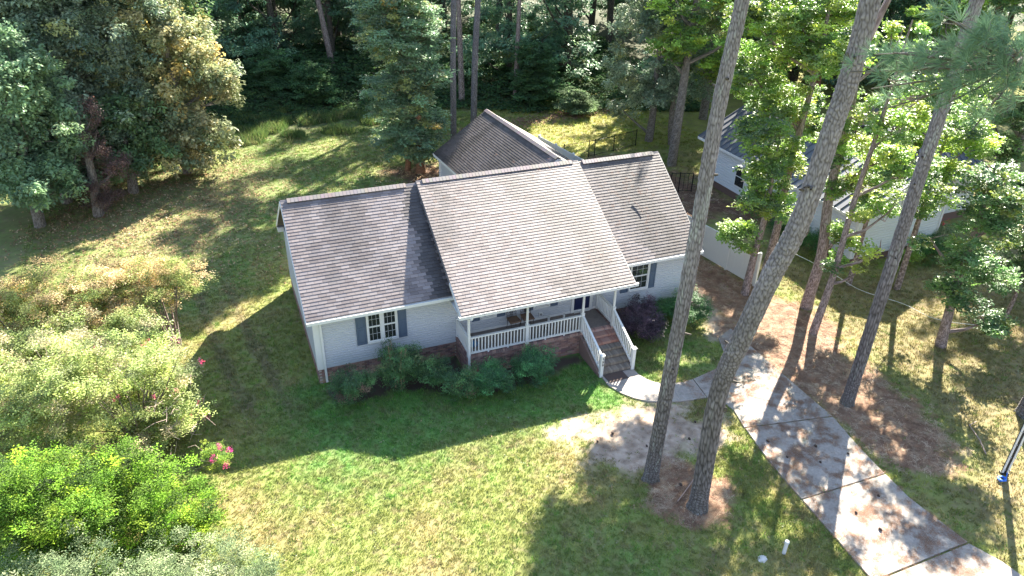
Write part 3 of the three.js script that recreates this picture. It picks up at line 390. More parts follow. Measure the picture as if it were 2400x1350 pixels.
{ const pot = (x, z, label, c, s) => { const t = thing('solar_lantern', label, 'lantern', [x, H.Hf, z]); mesh('lantern_body', new THREE.LatheGeometry([[0.05, 0], [0.055, 0.02], [0.045, 0.03], [0.045, 0.13], [0.06, 0.14], [0.02, 0.17], [0, 0.172]].map((p) => new THREE.Vector2(p[0] * s, p[1] * s)), 12), c, t); mesh('lantern_ring', new THREE.TorusGeometry(0.03 * s, 0.004, 6, 12).translate(0, 0.19 * s, 0), darkM, t); };
  pot(9.23, 0.24, 'small white lantern on the porch floor near the wall vent', white, 1.0); pot(9.9, 0.28, 'small white lantern on the porch floor nearest the front door', white, 1.0);
  const k = thing('watering_can', 'black watering can on the porch behind the railing', 'watering can', [8.75, H.Hf, 1.0]); mesh('can_body', new THREE.CylinderGeometry(0.09, 0.1, 0.2, 16).translate(0, 0.1, 0), darkM, k); mesh('spout', new THREE.CylinderGeometry(0.012, 0.018, 0.22, 8).rotateZ(-0.8).translate(0.15, 0.14, 0), darkM, k); mesh('handle', new THREE.TorusGeometry(0.09, 0.01, 6, 14, Math.PI).translate(0, 0.2, 0), darkM, k);
  const u = thing('exercise_ball', 'blue ball lying on the porch behind the corner railing', 'ball', [5.72, H.Hf + 0.15, 0.98]); mesh('ball_shell', new THREE.SphereGeometry(0.15, 20, 14), M(0.02, 0.12, 0.28, 0.4), u); mesh('ball_band', new THREE.TorusGeometry(0.15, 0.006, 6, 24), M(0.01, 0.02, 0.04, 0.5), u); }

/* ------------------------------------------------------------------ the garage behind */
{
  const g = thing('detached_garage', 'small gabled garage with a dark shingle roof behind the house', 'garage', [13.35, 0, -13.25], 0.085); const hw = 3.45, y0 = 2.0, y1 = 4.2, L = 4.35; setSeed(41);
  // local frame turned so the shingle courses run along z
  const rf = new THREE.Group(); rf.name = 'roof'; rf.rotation.y = -Math.PI / 2; g.add(rf);
  deck('roof_deck', -L, L, y0 - 0.006, hw, y1 - 0.006, 0, y0 - 0.006, -hw, 0.15, rf, deckM); g.updateMatrixWorld(true);
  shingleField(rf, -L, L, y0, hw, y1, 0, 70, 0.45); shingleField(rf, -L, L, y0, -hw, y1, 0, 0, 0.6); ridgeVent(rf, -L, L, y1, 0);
  const rb = new MB(); for (const x of [-L - 0.012, L + 0.012]) for (const s of [1, -1]) rb.bar([x, y0 - 0.1, s * hw], [x, y1 - 0.1, 0], 0.022, 0.15, [1, 1, 1]); for (const s of [1, -1]) rb.box(0, y0 - 0.09, s * hw, 2 * L, 0.15, 0.022, [1, 1, 1]); rb.build('rake_board', trimW, rf);
  const wl = new MB(); wl.box(0, 0.95, 0, 2 * hw - 0.7, 1.95, 2 * L - 0.5, [1, 1, 1]); for (const z of [-L + 0.25, L - 0.25]) { wl.tri([-hw + 0.35, 1.9, z], [hw - 0.35, 1.9, z], [0, y1 - 0.2, z]); wl.tri([hw - 0.35, 1.9, z], [-hw + 0.35, 1.9, z], [0, y1 - 0.2, z]); } wl.build('wall', vinyl, g);
  const ct = new MB(); for (const x of [-1, 1]) for (const z of [-1, 1]) ct.box(x * (hw - 0.33), 0.98, z * (L - 0.23), 0.12, 1.94, 0.12, [1, 1, 1]); ct.build('corner_trim', white, g);
}
/* ------------------------------------------------------------------ fences and gates */
{
  const ax = 17.05, az = -18.8, bx = 20.3, bz = -0.55, n = 10, hgt = 1.72, dx = bx - ax, dz = bz - az, len = Math.hypot(dx, dz), turn = -Math.atan2(dz, dx), s = len / n;
  const f = thing('vinyl_fence', 'tall white vinyl privacy fence running from the garage past the house', 'fence', [ax, 0, az], turn); const cream = M(0.64, 0.63, 0.60, 0.4);
  const board = new THREE.BoxGeometry(s / 8 - 0.006, hgt - 0.2, 0.022); const cap = new THREE.ConeGeometry(0.095, 0.06, 4).rotateY(Math.PI / 4);
  for (let k = 0; k <= n; k++) { const p = mesh('post', new THREE.BoxGeometry(0.125, hgt + 0.06, 0.125), cream, f); p.position.set(k * s, (hgt + 0.06) / 2, 0); const c = mesh('post_cap', cap, cream, p); c.position.y = (hgt + 0.06) / 2 + 0.03; }
  for (let k = 0; k < n; k++) { const p = new THREE.Group(); p.name = 'panel'; p.position.set(k * s, 0, 0); f.add(p); const r = new MB().box(s / 2, hgt - 0.07, 0, s - 0.12, 0.12, 0.05, [1, 1, 1]).box(s / 2, 0.12, 0, s - 0.12, 0.14, 0.05, [1, 1, 1]).build('rail', cream, p); for (let j = 0; j < 8; j++) { const b = mesh('board', board, cream, p); b.position.set(s / 16 + j * s / 8 , hgt / 2, (j % 2) * 0.002); } }
}
function barFence(name, label, pts, h, step, r, solidName) {
  const t = thing(name, label, name === 'metal_gate' ? 'gate' : 'fence', [pts[0][0], 0, pts[0][1]]); const bl = M(0.012, 0.012, 0.013, 0.45, { metalness: 0.5 });
  for (let k = 0; k < pts.length; k++) { const x = pts[k][0] - pts[0][0], z = pts[k][1] - pts[0][1]; new MB().tube([[x, 0, z, r * 2.2], [x, h + 0.08, z, r * 2.2], [x, h + 0.1, z, 0.004]], 8).build('post', bl, t); if (k) { const x0 = pts[k - 1][0] - pts[0][0], z0 = pts[k - 1][1] - pts[0][1], l = Math.hypot(x - x0, z - z0); new MB().tube([[x0, h, z0, r * 1.3], [x, h, z, r * 1.3]], 6).build('top_rail', bl, t); new MB().tube([[x0, 0.1, z0, r * 1.3], [x, 0.1, z, r * 1.3]], 6).build('bottom_rail', bl, t); const n = Math.floor(l / step); const m = new MB();
      if (solidName) { for (let j = 1; j < n; j++) { const q = j / n; new MB().tube([[lerp(x0, x, q), 0.1, lerp(z0, z, q), r], [lerp(x0, x, q), h, lerp(z0, z, q), r]], 6).build(solidName, bl, t); } } else { for (let j = -Math.ceil(h / step); j < n; j++) for (const s of [1, -1]) { const a = j * step, c = a + h; const q0 = clamp(a / l), q1 = clamp(c / l); let y0 = (q0 * l - a), y1 = (q1 * l - a); if (q1 <= q0) continue; if (s < 0) { y0 = h - y0; y1 = h - y1; } m.bar([lerp(x0, x, q0), y0, lerp(z0, z, q0)], [lerp(x0, x, q1), y1, lerp(z0, z, q1)], 0.004, 0.004, [1, 1, 1]); } m.build('wire_mesh', bl, t, 'stuff'); } } } return t;
}
barFence('chain_link_fence', 'low black chain-link fence across the back lawn beyond the garage', [[18.6, -18.3], [20.5, -18.45], [20.95, -18.5], [22.6, -18.9], [24.6, -19.4]], 1.1, 0.14, 0.014);
barFence('metal_gate', 'black metal picket gate between the two houses', [[22.5, -11.6], [23.0, -11.45], [23.75, -11.2]], 1.2, 0.24, 0.013, 'picket');

/* ------------------------------------------------------------------ neighbour's house and yard things */
{
  const n = thing('neighbor_house', 'white sided house with a dark standing seam metal roof behind the trees', 'house', [25.94, 0, -0.57], 0.045); const W = 5.9, L = 12.2, ey = 2.75, ry = 4.35, fb = 0.45; setSeed(51);
  const metal = M(0.13, 0.135, 0.155, 0.42, { metalness: 0.35 });
  const seamRoof = (A, B, C, D, step, label) => { // A-B eave, D-C ridge
    const g = new THREE.Group(); g.name = 'roof'; n.add(g); const l = Math.hypot(B[0] - A[0], B[2] - A[2]), k = Math.round(l / step); const at = (P, Q, t) => P.map((v, i) => lerp(v, Q[i], t));
    for (let j = 0; j < k; j++) { const a = at(A, B, (j + 0.03) / k), b = at(A, B, (j + 0.97) / k), c = at(D, C, (j + 0.97) / k), d = at(D, C, (j + 0.03) / k), dn = (p, h) => [p[0], p[1] - h, p[2]]; new MB().hexa([dn(a, 0.05), dn(b, 0.05), dn(c, 0.05), dn(d, 0.05), a, b, c, d], [1, 1, 1]).build('roof_panel', metal, g); }
    for (let j = 0; j <= k; j++) { const a = at(A, B, j / k), d = at(D, C, j / k); new MB().bar([a[0], a[1] + 0.015, a[2]], [d[0], d[1] + 0.015, d[2]], 0.03, 0.07, [1, 1, 1]).build('seam', metal, g); } return g; };
  seamRoof([-0.35, ey, -L - 0.3], [-0.35, ey, 0.3], [W / 2, ry, 0.3], [W / 2, ry, -L - 0.3], 0.42); seamRoof([W + 0.35, ey, 0.3], [W + 0.35, ey, -L - 0.3], [W / 2, ry, -L - 0.3], [W / 2, ry, 0.3], 0.42);
  seamRoof([5.3, 2.9, -1.7], [11.2, 2.9, -1.7], [11.2, 4.9, -5.6], [5.3, 4.9, -5.6], 0.42); seamRoof([11.2, 2.9, -9.5], [5.3, 2.9, -9.5], [5.3, 4.9, -5.6], [11.2, 4.9, -5.6], 0.42);
  new MB().box(W / 2, fb / 2 - 0.05, -L / 2, W - 0.04, fb + 0.1, L - 0.04, [0.13, 0.08, 0.065]).box(8.4, fb / 2 - 0.05, -5.6, 5.2, fb + 0.1, 7.2, [0.13, 0.08, 0.065]).build('foundation_wall', brickM, n);
  const sid = M(0.52, 0.55, 0.53, 0.5), sid2 = M(0.54, 0.565, 0.59, 0.5); const pw = (len, h, px, pz, turn, mat, tri) => { const w = new MB().box(len / 2, fb + h / 2, -0.08, len, h, 0.15, [1, 1, 1]).build('wall', mat, n); w.position.set(px, 0, pz); w.rotation.y = turn; const g = plankGeo(len); g.scale(1, 1.45, 1); for (let y = 0; y < h - 0.05; y += 0.152) { const m = mesh('siding_plank', g, mat, w); m.position.set(0, fb + y, 0); } return w; };
  pw(L, ey - fb - 0.08, 0, -L, -Math.PI / 2, sid2); pw(W, ey - fb - 0.08, 0, 0, 0, sid); pw(5.2, 2.4, 5.9, -2.05, 0, sid); new MB().box(8.4, 1.6, -9.0, 5.1, 2.3, 0.2, [1, 1, 1]).box(10.9, 1.6, -5.6, 0.2, 2.3, 7, [1, 1, 1]).box(W / 2, 1.6, -L + 0.1, W - 0.1, 2.3, 0.2, [1, 1, 1]).build('back_wall', sid, n);
  const gb = new MB(); gb.tri([-0.05, ey - 0.1, 0], [W + 0.05, ey - 0.1, 0], [W / 2, ry - 0.06, 0]); gb.tri([W, ey - 0.1, -L], [0, ey - 0.1, -L], [W / 2, ry - 0.06, -L]); gb.tri([11, 2.8, -2.0], [11, 2.8, -9.2], [11, 4.8, -5.6]); gb.build('gable_wall', M(0.52, 0.55, 0.53, 0.5, { side: THREE.DoubleSide }), n);
  const tr = new MB(); for (const x of [0, W]) tr.box(x, (ey + fb) / 2, 0.02, 0.13, ey - fb, 0.06, [1, 1, 1]); tr.box(-0.02, (ey + fb) / 2, -L + 0.05, 0.06, ey - fb, 0.12, [1, 1, 1]).box(-0.02, (ey + fb) / 2, -0.03, 0.06, ey - fb, 0.12, [1, 1, 1]).box(W / 2, fb + 0.05, 0.03, W + 0.1, 0.14, 0.05, [1, 1, 1]); tr.bar([-0.35, ey - 0.1, 0.3], [W / 2, ry - 0.1, 0.3], 0.03, 0.16, [1, 1, 1]).bar([W + 0.35, ey - 0.1, 0.3], [W / 2, ry - 0.1, 0.3], 0.03, 0.16, [1, 1, 1]).box(-0.36, ey - 0.08, -L / 2, 0.03, 0.14, L + 0.6, [1, 1, 1]).box(8.2, 2.8, -1.68, 5.9, 0.15, 0.03, [1, 1, 1]); tr.build('trim', white, n);
  const vt = new THREE.Group(); vt.name = 'gable_vent'; n.add(vt); new MB().box(W / 2, 3.35, 0.02, 0.62, 0.86, 0.04, [1, 1, 1]).build('vent_frame', white, vt); for (let k = 0; k < 8; k++) new MB().box(W / 2, 3.02 + k * 0.095, 0.045, 0.5, 0.03, 0.03, [1, 1, 1], new THREE.Matrix4().makeRotationX(0.6)).build('louver', M(0.4, 0.38, 0.33, 0.7), vt);
  for (const [x, z, w, h, y, t] of [[8.6, -2.03, 0.8, 1.3, 1.7, 0], [7.2, -2.03, 0.8, 1.3, 1.7, 0]]) { const wi = new THREE.Group(); wi.name = 'window'; n.add(wi); new MB().box(x, y, z + 0.02, w + 0.16, h + 0.16, 0.06, [1, 1, 1]).build('frame', white, wi); new MB().box(x, y, z + 0.05, w, h, 0.02, [1, 1, 1]).build('pane', glassM, wi); new MB().box(x, y, z + 0.065, w, 0.04, 0.02, [1, 1, 1]).build('sash_rail', white, wi); }
  { const wi = new THREE.Group(); wi.name = 'window'; n.add(wi); new MB().box(-0.03, 1.5, -8.6, 0.06, 1.3, 0.9, [1, 1, 1]).build('frame', white, wi); new MB().box(-0.055, 1.5, -8.6, 0.03, 1.14, 0.74, [1, 1, 1]).build('pane', glassM, wi); new MB().box(-0.065, 1.5, -8.6, 0.03, 0.04, 0.74, [1, 1, 1]).build('sash_rail', white, wi); }
}
{ const s = thing('open_shed', 'dark roofed open shed behind the metal roofed house', 'shed', [38.4, 0, -10.6], 0.2); const wood = M(0.16, 0.11, 0.075, 0.9), rf = M(0.10, 0.10, 0.085, 0.55, { metalness: 0.2 }); for (const x of [-1.9, 1.9]) for (const z of [-1.6, 1.6]) new MB().box(x, 1.3 + (z < 0 ? 0.35 : 0), z, 0.14, 2.6 + (z < 0 ? 0.7 : 0), 0.14, [1, 1, 1]).build('post', wood, s); for (let k = 0; k < 8; k++) { const x = -2.2 + k * 0.55; new MB().hexa([[x, 2.6, 1.9], [x + 0.53, 2.6, 1.9], [x + 0.53, 3.4, -1.9], [x, 3.4, -1.9], [x, 2.66, 1.9], [x + 0.53, 2.66, 1.9], [x + 0.53, 3.46, -1.9], [x, 3.46, -1.9]], [1, 1, 1]).build('roof_panel', rf, s); } new MB().bar([-2.2, 2.55, 1.6], [2.2, 2.55, 1.6], 0.1, 0.14, [1, 1, 1]).build('beam', wood, s); }
{ const f = thing('wooden_fence', 'tan wooden board fence beyond the open shed', 'fence', [40.5, 0, -17.5], 0.12); const wd = M(0.42, 0.30, 0.19, 0.85); for (let k = 0; k < 50; k++) { const b = mesh('board', new THREE.BoxGeometry(0.18, 1.75, 0.025), wd, f); b.position.set(k * 0.19, 0.9, 0); } new MB().box(4.7, 1.4, -0.04, 9.6, 0.09, 0.05, [1, 1, 1]).box(4.7, 0.4, -0.04, 9.6, 0.09, 0.05, [1, 1, 1]).build('rail', wd, f); }
{ const b = thing('bird_feeder', 'small bright blue bird feeder on a thin pole behind the metal roof', 'bird feeder', [36.4, 0, -12.9]); new MB().tube([[0, 0, 0, 0.02], [0, 2.3, 0, 0.02]], 8).build('pole', darkM, b); mesh('feeder_body', new THREE.LatheGeometry([[0.02, 0], [0.17, 0.03], [0.17, 0.08], [0.11, 0.1], [0.11, 0.4], [0.2, 0.42], [0.02, 0.62], [0, 0.62]].map((p) => new THREE.Vector2(...p)), 14).translate(0, 2.3, 0), M(0.02, 0.16, 0.55, 0.4), b); }
{ const p = thing('vent_pipe', 'short white capped pipe standing in the front lawn beside the driveway', 'pipe', [11.27, -0.02, 12.84]); mesh('pipe_body', new THREE.CylinderGeometry(0.055, 0.055, 0.5, 20).translate(0, 0.25, 0), M(0.62, 0.62, 0.63, 0.4), p); mesh('pipe_cap', new THREE.LatheGeometry([[0, 0.545], [0.05, 0.545], [0.07, 0.53], [0.07, 0.46], [0.056, 0.455]].map((q) => new THREE.Vector2(...q)), 20), white, p); }
{ const p = thing('striped_pole', 'black pole with two white strips standing at the lawn edge by the driveway', 'pole', [20.45, 0, 12.75], -0.5); new MB().box(0, 2.2, 0, 0.2, 4.4, 0.05, [1, 1, 1]).build('pole_core', darkM, p); for (const x of [-0.075, 0.075]) { new MB().box(x, 2.24, 0.035, 0.055, 4.4, 0.03, [1, 1, 1]).build('white_strip', white, p); for (let k = 0; k < 8; k++) new MB().box(x + 0.02, 0.2 + k * 0.55, 0.055, 0.06, 0.025, 0.02, [1, 1, 1]).build('clip', M(0.3, 0.3, 0.32, 0.4), p); } new MB().box(0, 0.03, 0, 0.26, 0.06, 0.14, [1, 1, 1]).build('foot', darkM, p); }
{ setSeed(61); const b = new MB(); let q = []; for (let k = 0; k < 70; k++) { const a = k * 0.55; q.push([0.11 * Math.cos(a) * rr(0.7, 1.6) + rr(-0.03, 0.03), 0.03 + 0.05 * rnd(), 0.09 * Math.sin(a) * rr(0.6, 1.5), 0.018]); } const t = thing('blue_rope', 'tangled bright blue rope heap on the grass by the striped pole', 'rope', [20.08, 0.02, 12.95]); b.tube(q, 6).build('coil', M(0.02, 0.16, 0.62, 0.5), t); new MB().tube([[0.1, 0.03, 0.05, 0.014], [0.22, 0.04, 0.0, 0.014], [0.34, 0.12, -0.1, 0.014]], 6).build('loose_end', M(0.02, 0.16, 0.62, 0.5), t); }
{ const r = thing('white_cable', 'thin white cable lying slack across the neighbour lawn', 'cable', [23.0, 0, -1.48]); const P = [[0, 0.9, 0], [1.0, 0.5, 1.6], [1.67, 0.12, 3.03], [2.68, 0.1, 4.77], [3.07, 0.07, 6.17], [5.2, 0.06, 7.7]]; const c = new THREE.CatmullRomCurve3(P.map((p) => new THREE.Vector3(...p))); new MB().tube(c.getPoints(40).map((p) => [p.x, p.y, p.z, 0.011]), 6).build('cable_line', M(0.7, 0.7, 0.66, 0.6), r); }
{ const s = thing('flat_stone', 'pale flat stone in the front lawn near the white pipe', 'stone', [10.55, 0.0, 12.78], 0.3); const g = new THREE.IcosahedronGeometry(0.13, 3); const p = g.attributes.position; for (let i = 0; i < p.count; i++) { const x = p.getX(i), y = p.getY(i), z = p.getZ(i), k = 1 + 0.35 * (noise2(x * 14 + 9, z * 14 + y * 9) - 0.5); p.setXYZ(i, x * k * 1.2, y * k * 0.42, z * k); } g.computeVertexNormals(); mesh('stone_body', g, M(0.6, 0.56, 0.52, 0.9), s); }
/* ------------------------------------------------------------------ leaves, needles, grass: the pieces */
const leafMat = new THREE.MeshPhysicalMaterial({ color: 0xffffff, roughness: 0.94, specularIntensity: 0.35, transmission: 0.45, thickness: 0, side: THREE.DoubleSide });
const glossLeaf = new THREE.MeshPhysicalMaterial({ color: 0xffffff, roughness: 0.85, specularIntensity: 0.6, transmission: 0.6, clearcoat: 0.7, clearcoatRoughness: 0.33, thickness: 0, side: THREE.DoubleSide });
const woodLeaf = new THREE.MeshPhysicalMaterial({ color: 0xffffff, roughness: 0.9, specularIntensity: 0.5, transmission: 0.48, clearcoat: 0.5, clearcoatRoughness: 0.4, thickness: 0, side: THREE.DoubleSide });
const needleMat = new THREE.MeshPhysicalMaterial({ color: 0xffffff, roughness: 0.95, specularIntensity: 0.4, transmission: 0.4, thickness: 0, side: THREE.DoubleSide });
const dryMat = new THREE.MeshStandardMaterial({ color: 0xffffff, roughness: 0.95, side: THREE.DoubleSide });
const petalMat = M(0.62, 0.06, 0.24, 0.7, { side: THREE.DoubleSide });
function sprayGeo(n, rad, len, wid, tilt, flat) { // n folded leaves round a twig end
  const p = [], nn = [], ix = [];
  for (let k = 0; k < n; k++) {
    const a = rnd() * 6.283, r = rad * Math.sqrt(rnd()), c = new THREE.Vector3(Math.cos(a) * r, (rnd() - 0.5) * rad * flat, Math.sin(a) * r);
    const d = new THREE.Vector3(Math.cos(a + gauss() * 0.8), gauss() * 0.35 - 0.15, Math.sin(a + gauss() * 0.8)).normalize(), up = new THREE.Vector3(gauss() * tilt, 1, gauss() * tilt).normalize(), s = d.clone().cross(up).normalize(), q = s.clone().cross(d);
    const l = len * rr(0.7, 1.25), w = wid * rr(0.75, 1.2), i = p.length / 3; const pts = [c.clone().addScaledVector(d, -l / 2), c.clone().addScaledVector(s, w / 2).addScaledVector(q, w * 0.18), c.clone().addScaledVector(d, l / 2).addScaledVector(q, -l * 0.08), c.clone().addScaledVector(s, -w / 2).addScaledVector(q, w * 0.18)];
    for (const v of pts) { p.push(v.x, v.y, v.z); nn.push(q.x, q.y, q.z); } ix.push(i, i + 1, i + 2, i, i + 2, i + 3);
  }
  const g = new THREE.BufferGeometry(); g.setAttribute('position', new THREE.Float32BufferAttribute(p, 3)); g.setAttribute('normal', new THREE.Float32BufferAttribute(nn, 3)); g.setIndex(ix); g.computeVertexNormals(); return g;
}
function needleGeo(n, len, wid, spread) { const p = [], ix = []; for (let k = 0; k < n; k++) { const d = new THREE.Vector3(gauss() * spread, rr(0.1, 1), gauss() * spread).normalize(), s = new THREE.Vector3(gauss(), gauss(), gauss()).cross(d).normalize(), l = len * rr(0.75, 1.1), i = p.length / 3, b = d.clone().multiplyScalar(0.02), e = d.clone().multiplyScalar(l); e.y -= l * 0.12; const m = d.clone().multiplyScalar(l * 0.55); for (const v of [b.clone().addScaledVector(s, wid / 2), b.clone().addScaledVector(s, -wid / 2), m.clone().addScaledVector(s, -wid / 2), m.clone().addScaledVector(s, wid / 2), e]) p.push(v.x, v.y, v.z); ix.push(i, i + 1, i + 2, i, i + 2, i + 3, i + 3, i + 2, i + 4); } const g = new THREE.BufferGeometry(); g.setAttribute('position', new THREE.Float32BufferAttribute(p, 3)); g.setIndex(ix); g.computeVertexNormals(); return g; }
setSeed(71);
const G = { star: sprayGeo(11, 0.20, 0.105, 0.10, 0.55, 0.5), small: sprayGeo(12, 0.14, 0.058, 0.033, 0.8, 0.8), big: sprayGeo(10, 0.22, 0.15, 0.075, 0.7, 0.6), wood: sprayGeo(12, 0.24, 0.13, 0.09, 0.6, 0.6), holly: sprayGeo(10, 0.12, 0.055, 0.028, 0.9, 0.9), needle: needleGeo(44, 0.19, 0.0042, 0.75), needleFar: needleGeo(26, 0.26, 0.014, 0.8), panicle: sprayGeo(14, 0.06, 0.03, 0.022, 1.2, 2.4) };
function instanced(name, geo, mat, list, parent, kind) { // list: {p, q, s, c}
  const m = new THREE.InstancedMesh(geo, mat, list.length); m.name = parent === scene ? numbered(name) : name; m.castShadow = m.receiveShadow = true; const t = new THREE.Matrix4(), s = new THREE.Vector3(), c = new THREE.Color();
  list.forEach((o, i) => { t.compose(o.p, o.q, Array.isArray(o.s) ? s.set(...o.s) : s.setScalar(o.s)); m.setMatrixAt(i, t); m.setColorAt(i, c.setRGB(...o.c)); }); parent.add(m); if (kind) m.userData.kind = kind; return m;
}
const UPV = new THREE.Vector3(0, 1, 0), EU = new THREE.Euler();
const randQ = (tilt) => new THREE.Quaternion().setFromEuler(EU.set(gauss() * tilt, rnd() * 6.283, gauss() * tilt, 'XYZ'));
const pick = (pal) => { let t = 0; for (const p of pal) t += p[3]; let r = rnd() * t; for (const p of pal) { r -= p[3]; if (r <= 0) return p; } return pal[0]; };

/* bark: furrowed plates */
const barkTex = (base, plate, f1, f2) => dataTex(512, (u, v) => { const a = tfbm(u, v, f1, 3), b = tfbm(u, v * 0.5, f2, 3), k = clamp((Math.abs(b - 0.5) * 5 + (a - 0.5) * 1.4)); return mix3(base, plate, k); }, true, 1);
const barkBump = dataTex(512, (u, v) => clamp(Math.abs(tfbm(u, v * 0.5, 8, 3) - 0.5) * 5 + (tfbm(u, v, 24, 3) - 0.5)), false, 1);
const barkMats = { pine: null, grey: new THREE.MeshStandardMaterial({ map: barkTex([0.10, 0.085, 0.07], [0.24, 0.21, 0.18], 16, 8), bumpMap: barkBump, bumpScale: 0.02, roughness: 0.95 }), dark: new THREE.MeshStandardMaterial({ map: barkTex([0.05, 0.042, 0.036], [0.13, 0.11, 0.09], 16, 8), bumpMap: barkBump, bumpScale: 0.02, roughness: 0.95 }), red: new THREE.MeshStandardMaterial({ map: barkTex([0.15, 0.07, 0.04], [0.30, 0.16, 0.09], 16, 8), bumpMap: barkBump, bumpScale: 0.02, roughness: 0.95 }), pinky: new THREE.MeshStandardMaterial({ map: barkTex([0.13, 0.095, 0.08], [0.34, 0.27, 0.25], 16, 8), bumpMap: barkBump, bumpScale: 0.02, roughness: 0.95 }) };
function smoothTube(pts, seg, step) { // resampled tube geometry with uv in metres
  const c = new THREE.CatmullRomCurve3(pts.map((p) => new THREE.Vector3(p[0], p[1], p[2]))), n = Math.max(3, Math.ceil(c.getLength() / step)), q = []; for (let k = 0; k <= n; k++) { const t = k / n, p = c.getPoint(t), f = t * (pts.length - 1), i = Math.min(pts.length - 2, Math.floor(f)); q.push([p.x, p.y, p.z, lerp(pts[i][3], pts[i + 1][3], f - i)]); } const b = new MB(); b.tube(q, seg); const g = b.geo(); const u = g.attributes.uv; for (let k = 0; k <= n; k++) for (let a = 0; a <= seg; a++) u.setXY(k * (seg + 1) + a, a / seg * Math.max(1, Math.round(pts[0][3] * 6.28 / 0.7)), k * step / 0.9); g.deleteAttribute('color'); return g;
}
/* a big pine trunk with real bark plates */
const heroBark = VM(0.93);
function pineTrunk(pts, parent, o = {}) {
  const c = new THREE.CatmullRomCurve3(pts.map((p) => new THREE.Vector3(p[0], p[1], p[2]))), len = c.getLength(), seg = o.seg || 72, n = Math.ceil(len / (o.step || 0.06)), P = [], C = [], I = [], sd = o.seed || 1;
  const prevS = new THREE.Vector3(1, 0, 0);
  for (let k = 0; k <= n; k++) {
    const t = k / n, p = c.getPoint(t), d = c.getTangent(t), f = t * (pts.length - 1), i = Math.min(pts.length - 2, Math.floor(f)), R = lerp(pts[i][3], pts[i + 1][3], f - i); const s = prevS.clone().addScaledVector(d, -prevS.dot(d)).normalize(), b = d.clone().cross(s), y = t * len;
    for (let a = 0; a <= seg; a++) { const th = (a % seg) / seg * 6.2832, cu = th * R;
      // plates: jittered cells, taller than wide
      const U = (a % seg) / seg * (o.cells || 15), V = y / 0.20 + noise2(U * 1.3 + sd, y * 2) * 1.1; let d1 = 9, d2 = 9, id = 0; const ui = Math.floor(U), vi = Math.floor(V); const nc = o.cells || 15;
      for (let du = -1; du <= 1; du++) for (let dv = -1; dv <= 1; dv++) { const cu2 = ui + du, cm = ((cu2 % nc) + nc) % nc, cv = vi + dv, hx = h2(cm + sd * 7, cv), hy = h2(cv + 91, cm + sd * 3); const ex = cu2 + 0.15 + 0.7 * hx - U, ey = (cv + 0.1 + 0.8 * hy - V) * 0.85, q = ex * ex + ey * ey; if (q < d1) { d2 = d1; d1 = q; id = hx + hy * 0.37; } else if (q < d2) d2 = q; }
      const e = Math.sqrt(d2) - Math.sqrt(d1), pl = sstep(0.0, 0.36, e), flare = 0.42 * Math.exp(-y / 0.32) * (1 + 0.45 * Math.sin(th * 5 + sd) + 0.25 * Math.sin(th * 3 + sd * 2)); const fine = noise2(U * 6 + sd, y * 22);
      const r = R * (1 + flare) + 0.022 * (pl - 0.7) * (R / 0.25) + 0.006 * (fine - 0.5) + 0.012 * (id - 0.6) * pl; P.push(p.x + (s.x * Math.cos(th) + b.x * Math.sin(th)) * r, p.y + (s.y * Math.cos(th) + b.y * Math.sin(th)) * r, p.z + (s.z * Math.cos(th) + b.z * Math.sin(th)) * r);
      const hi = sstep(3, 12, y), tone = (0.72 + 0.5 * fine) * (0.8 + 0.4 * fbm(U * 0.5 + sd, y * 0.6, 2)), pc = mix3(mix3([0.112, 0.098, 0.098], [0.175, 0.157, 0.16], id * 0.8), mix3([0.165, 0.151, 0.16], [0.235, 0.217, 0.23], id * 0.8), hi); const lich = sstep(0.66, 0.74, fbm(U * 0.9 + sd * 5, y * 1.6, 3)) * (o.lichen || 0.35); let col = mix3(mix3([0.035, 0.029, 0.026], [0.078, 0.067, 0.068], hi), pc, pl); col = mix3(col, [0.30, 0.32, 0.30], lich * pl); const moss = sstep(1.6, 0.2, y) * 0.25; col = mix3(col, [0.09, 0.10, 0.06], moss); C.push(col[0] * tone, col[1] * tone, col[2] * tone); }
  }
  for (let k = 0; k < n; k++) for (let a = 0; a < seg; a++) { const i = k * (seg + 1) + a, j = i + seg + 1; I.push(i, i + 1, j, i + 1, j + 1, j); }
  const g = new THREE.BufferGeometry(); g.setAttribute('position', new THREE.Float32BufferAttribute(P, 3)); g.setAttribute('color', new THREE.Float32BufferAttribute(C, 3)); g.setIndex(I); g.computeVertexNormals(); return mesh('trunk', g, heroBark, parent);
}
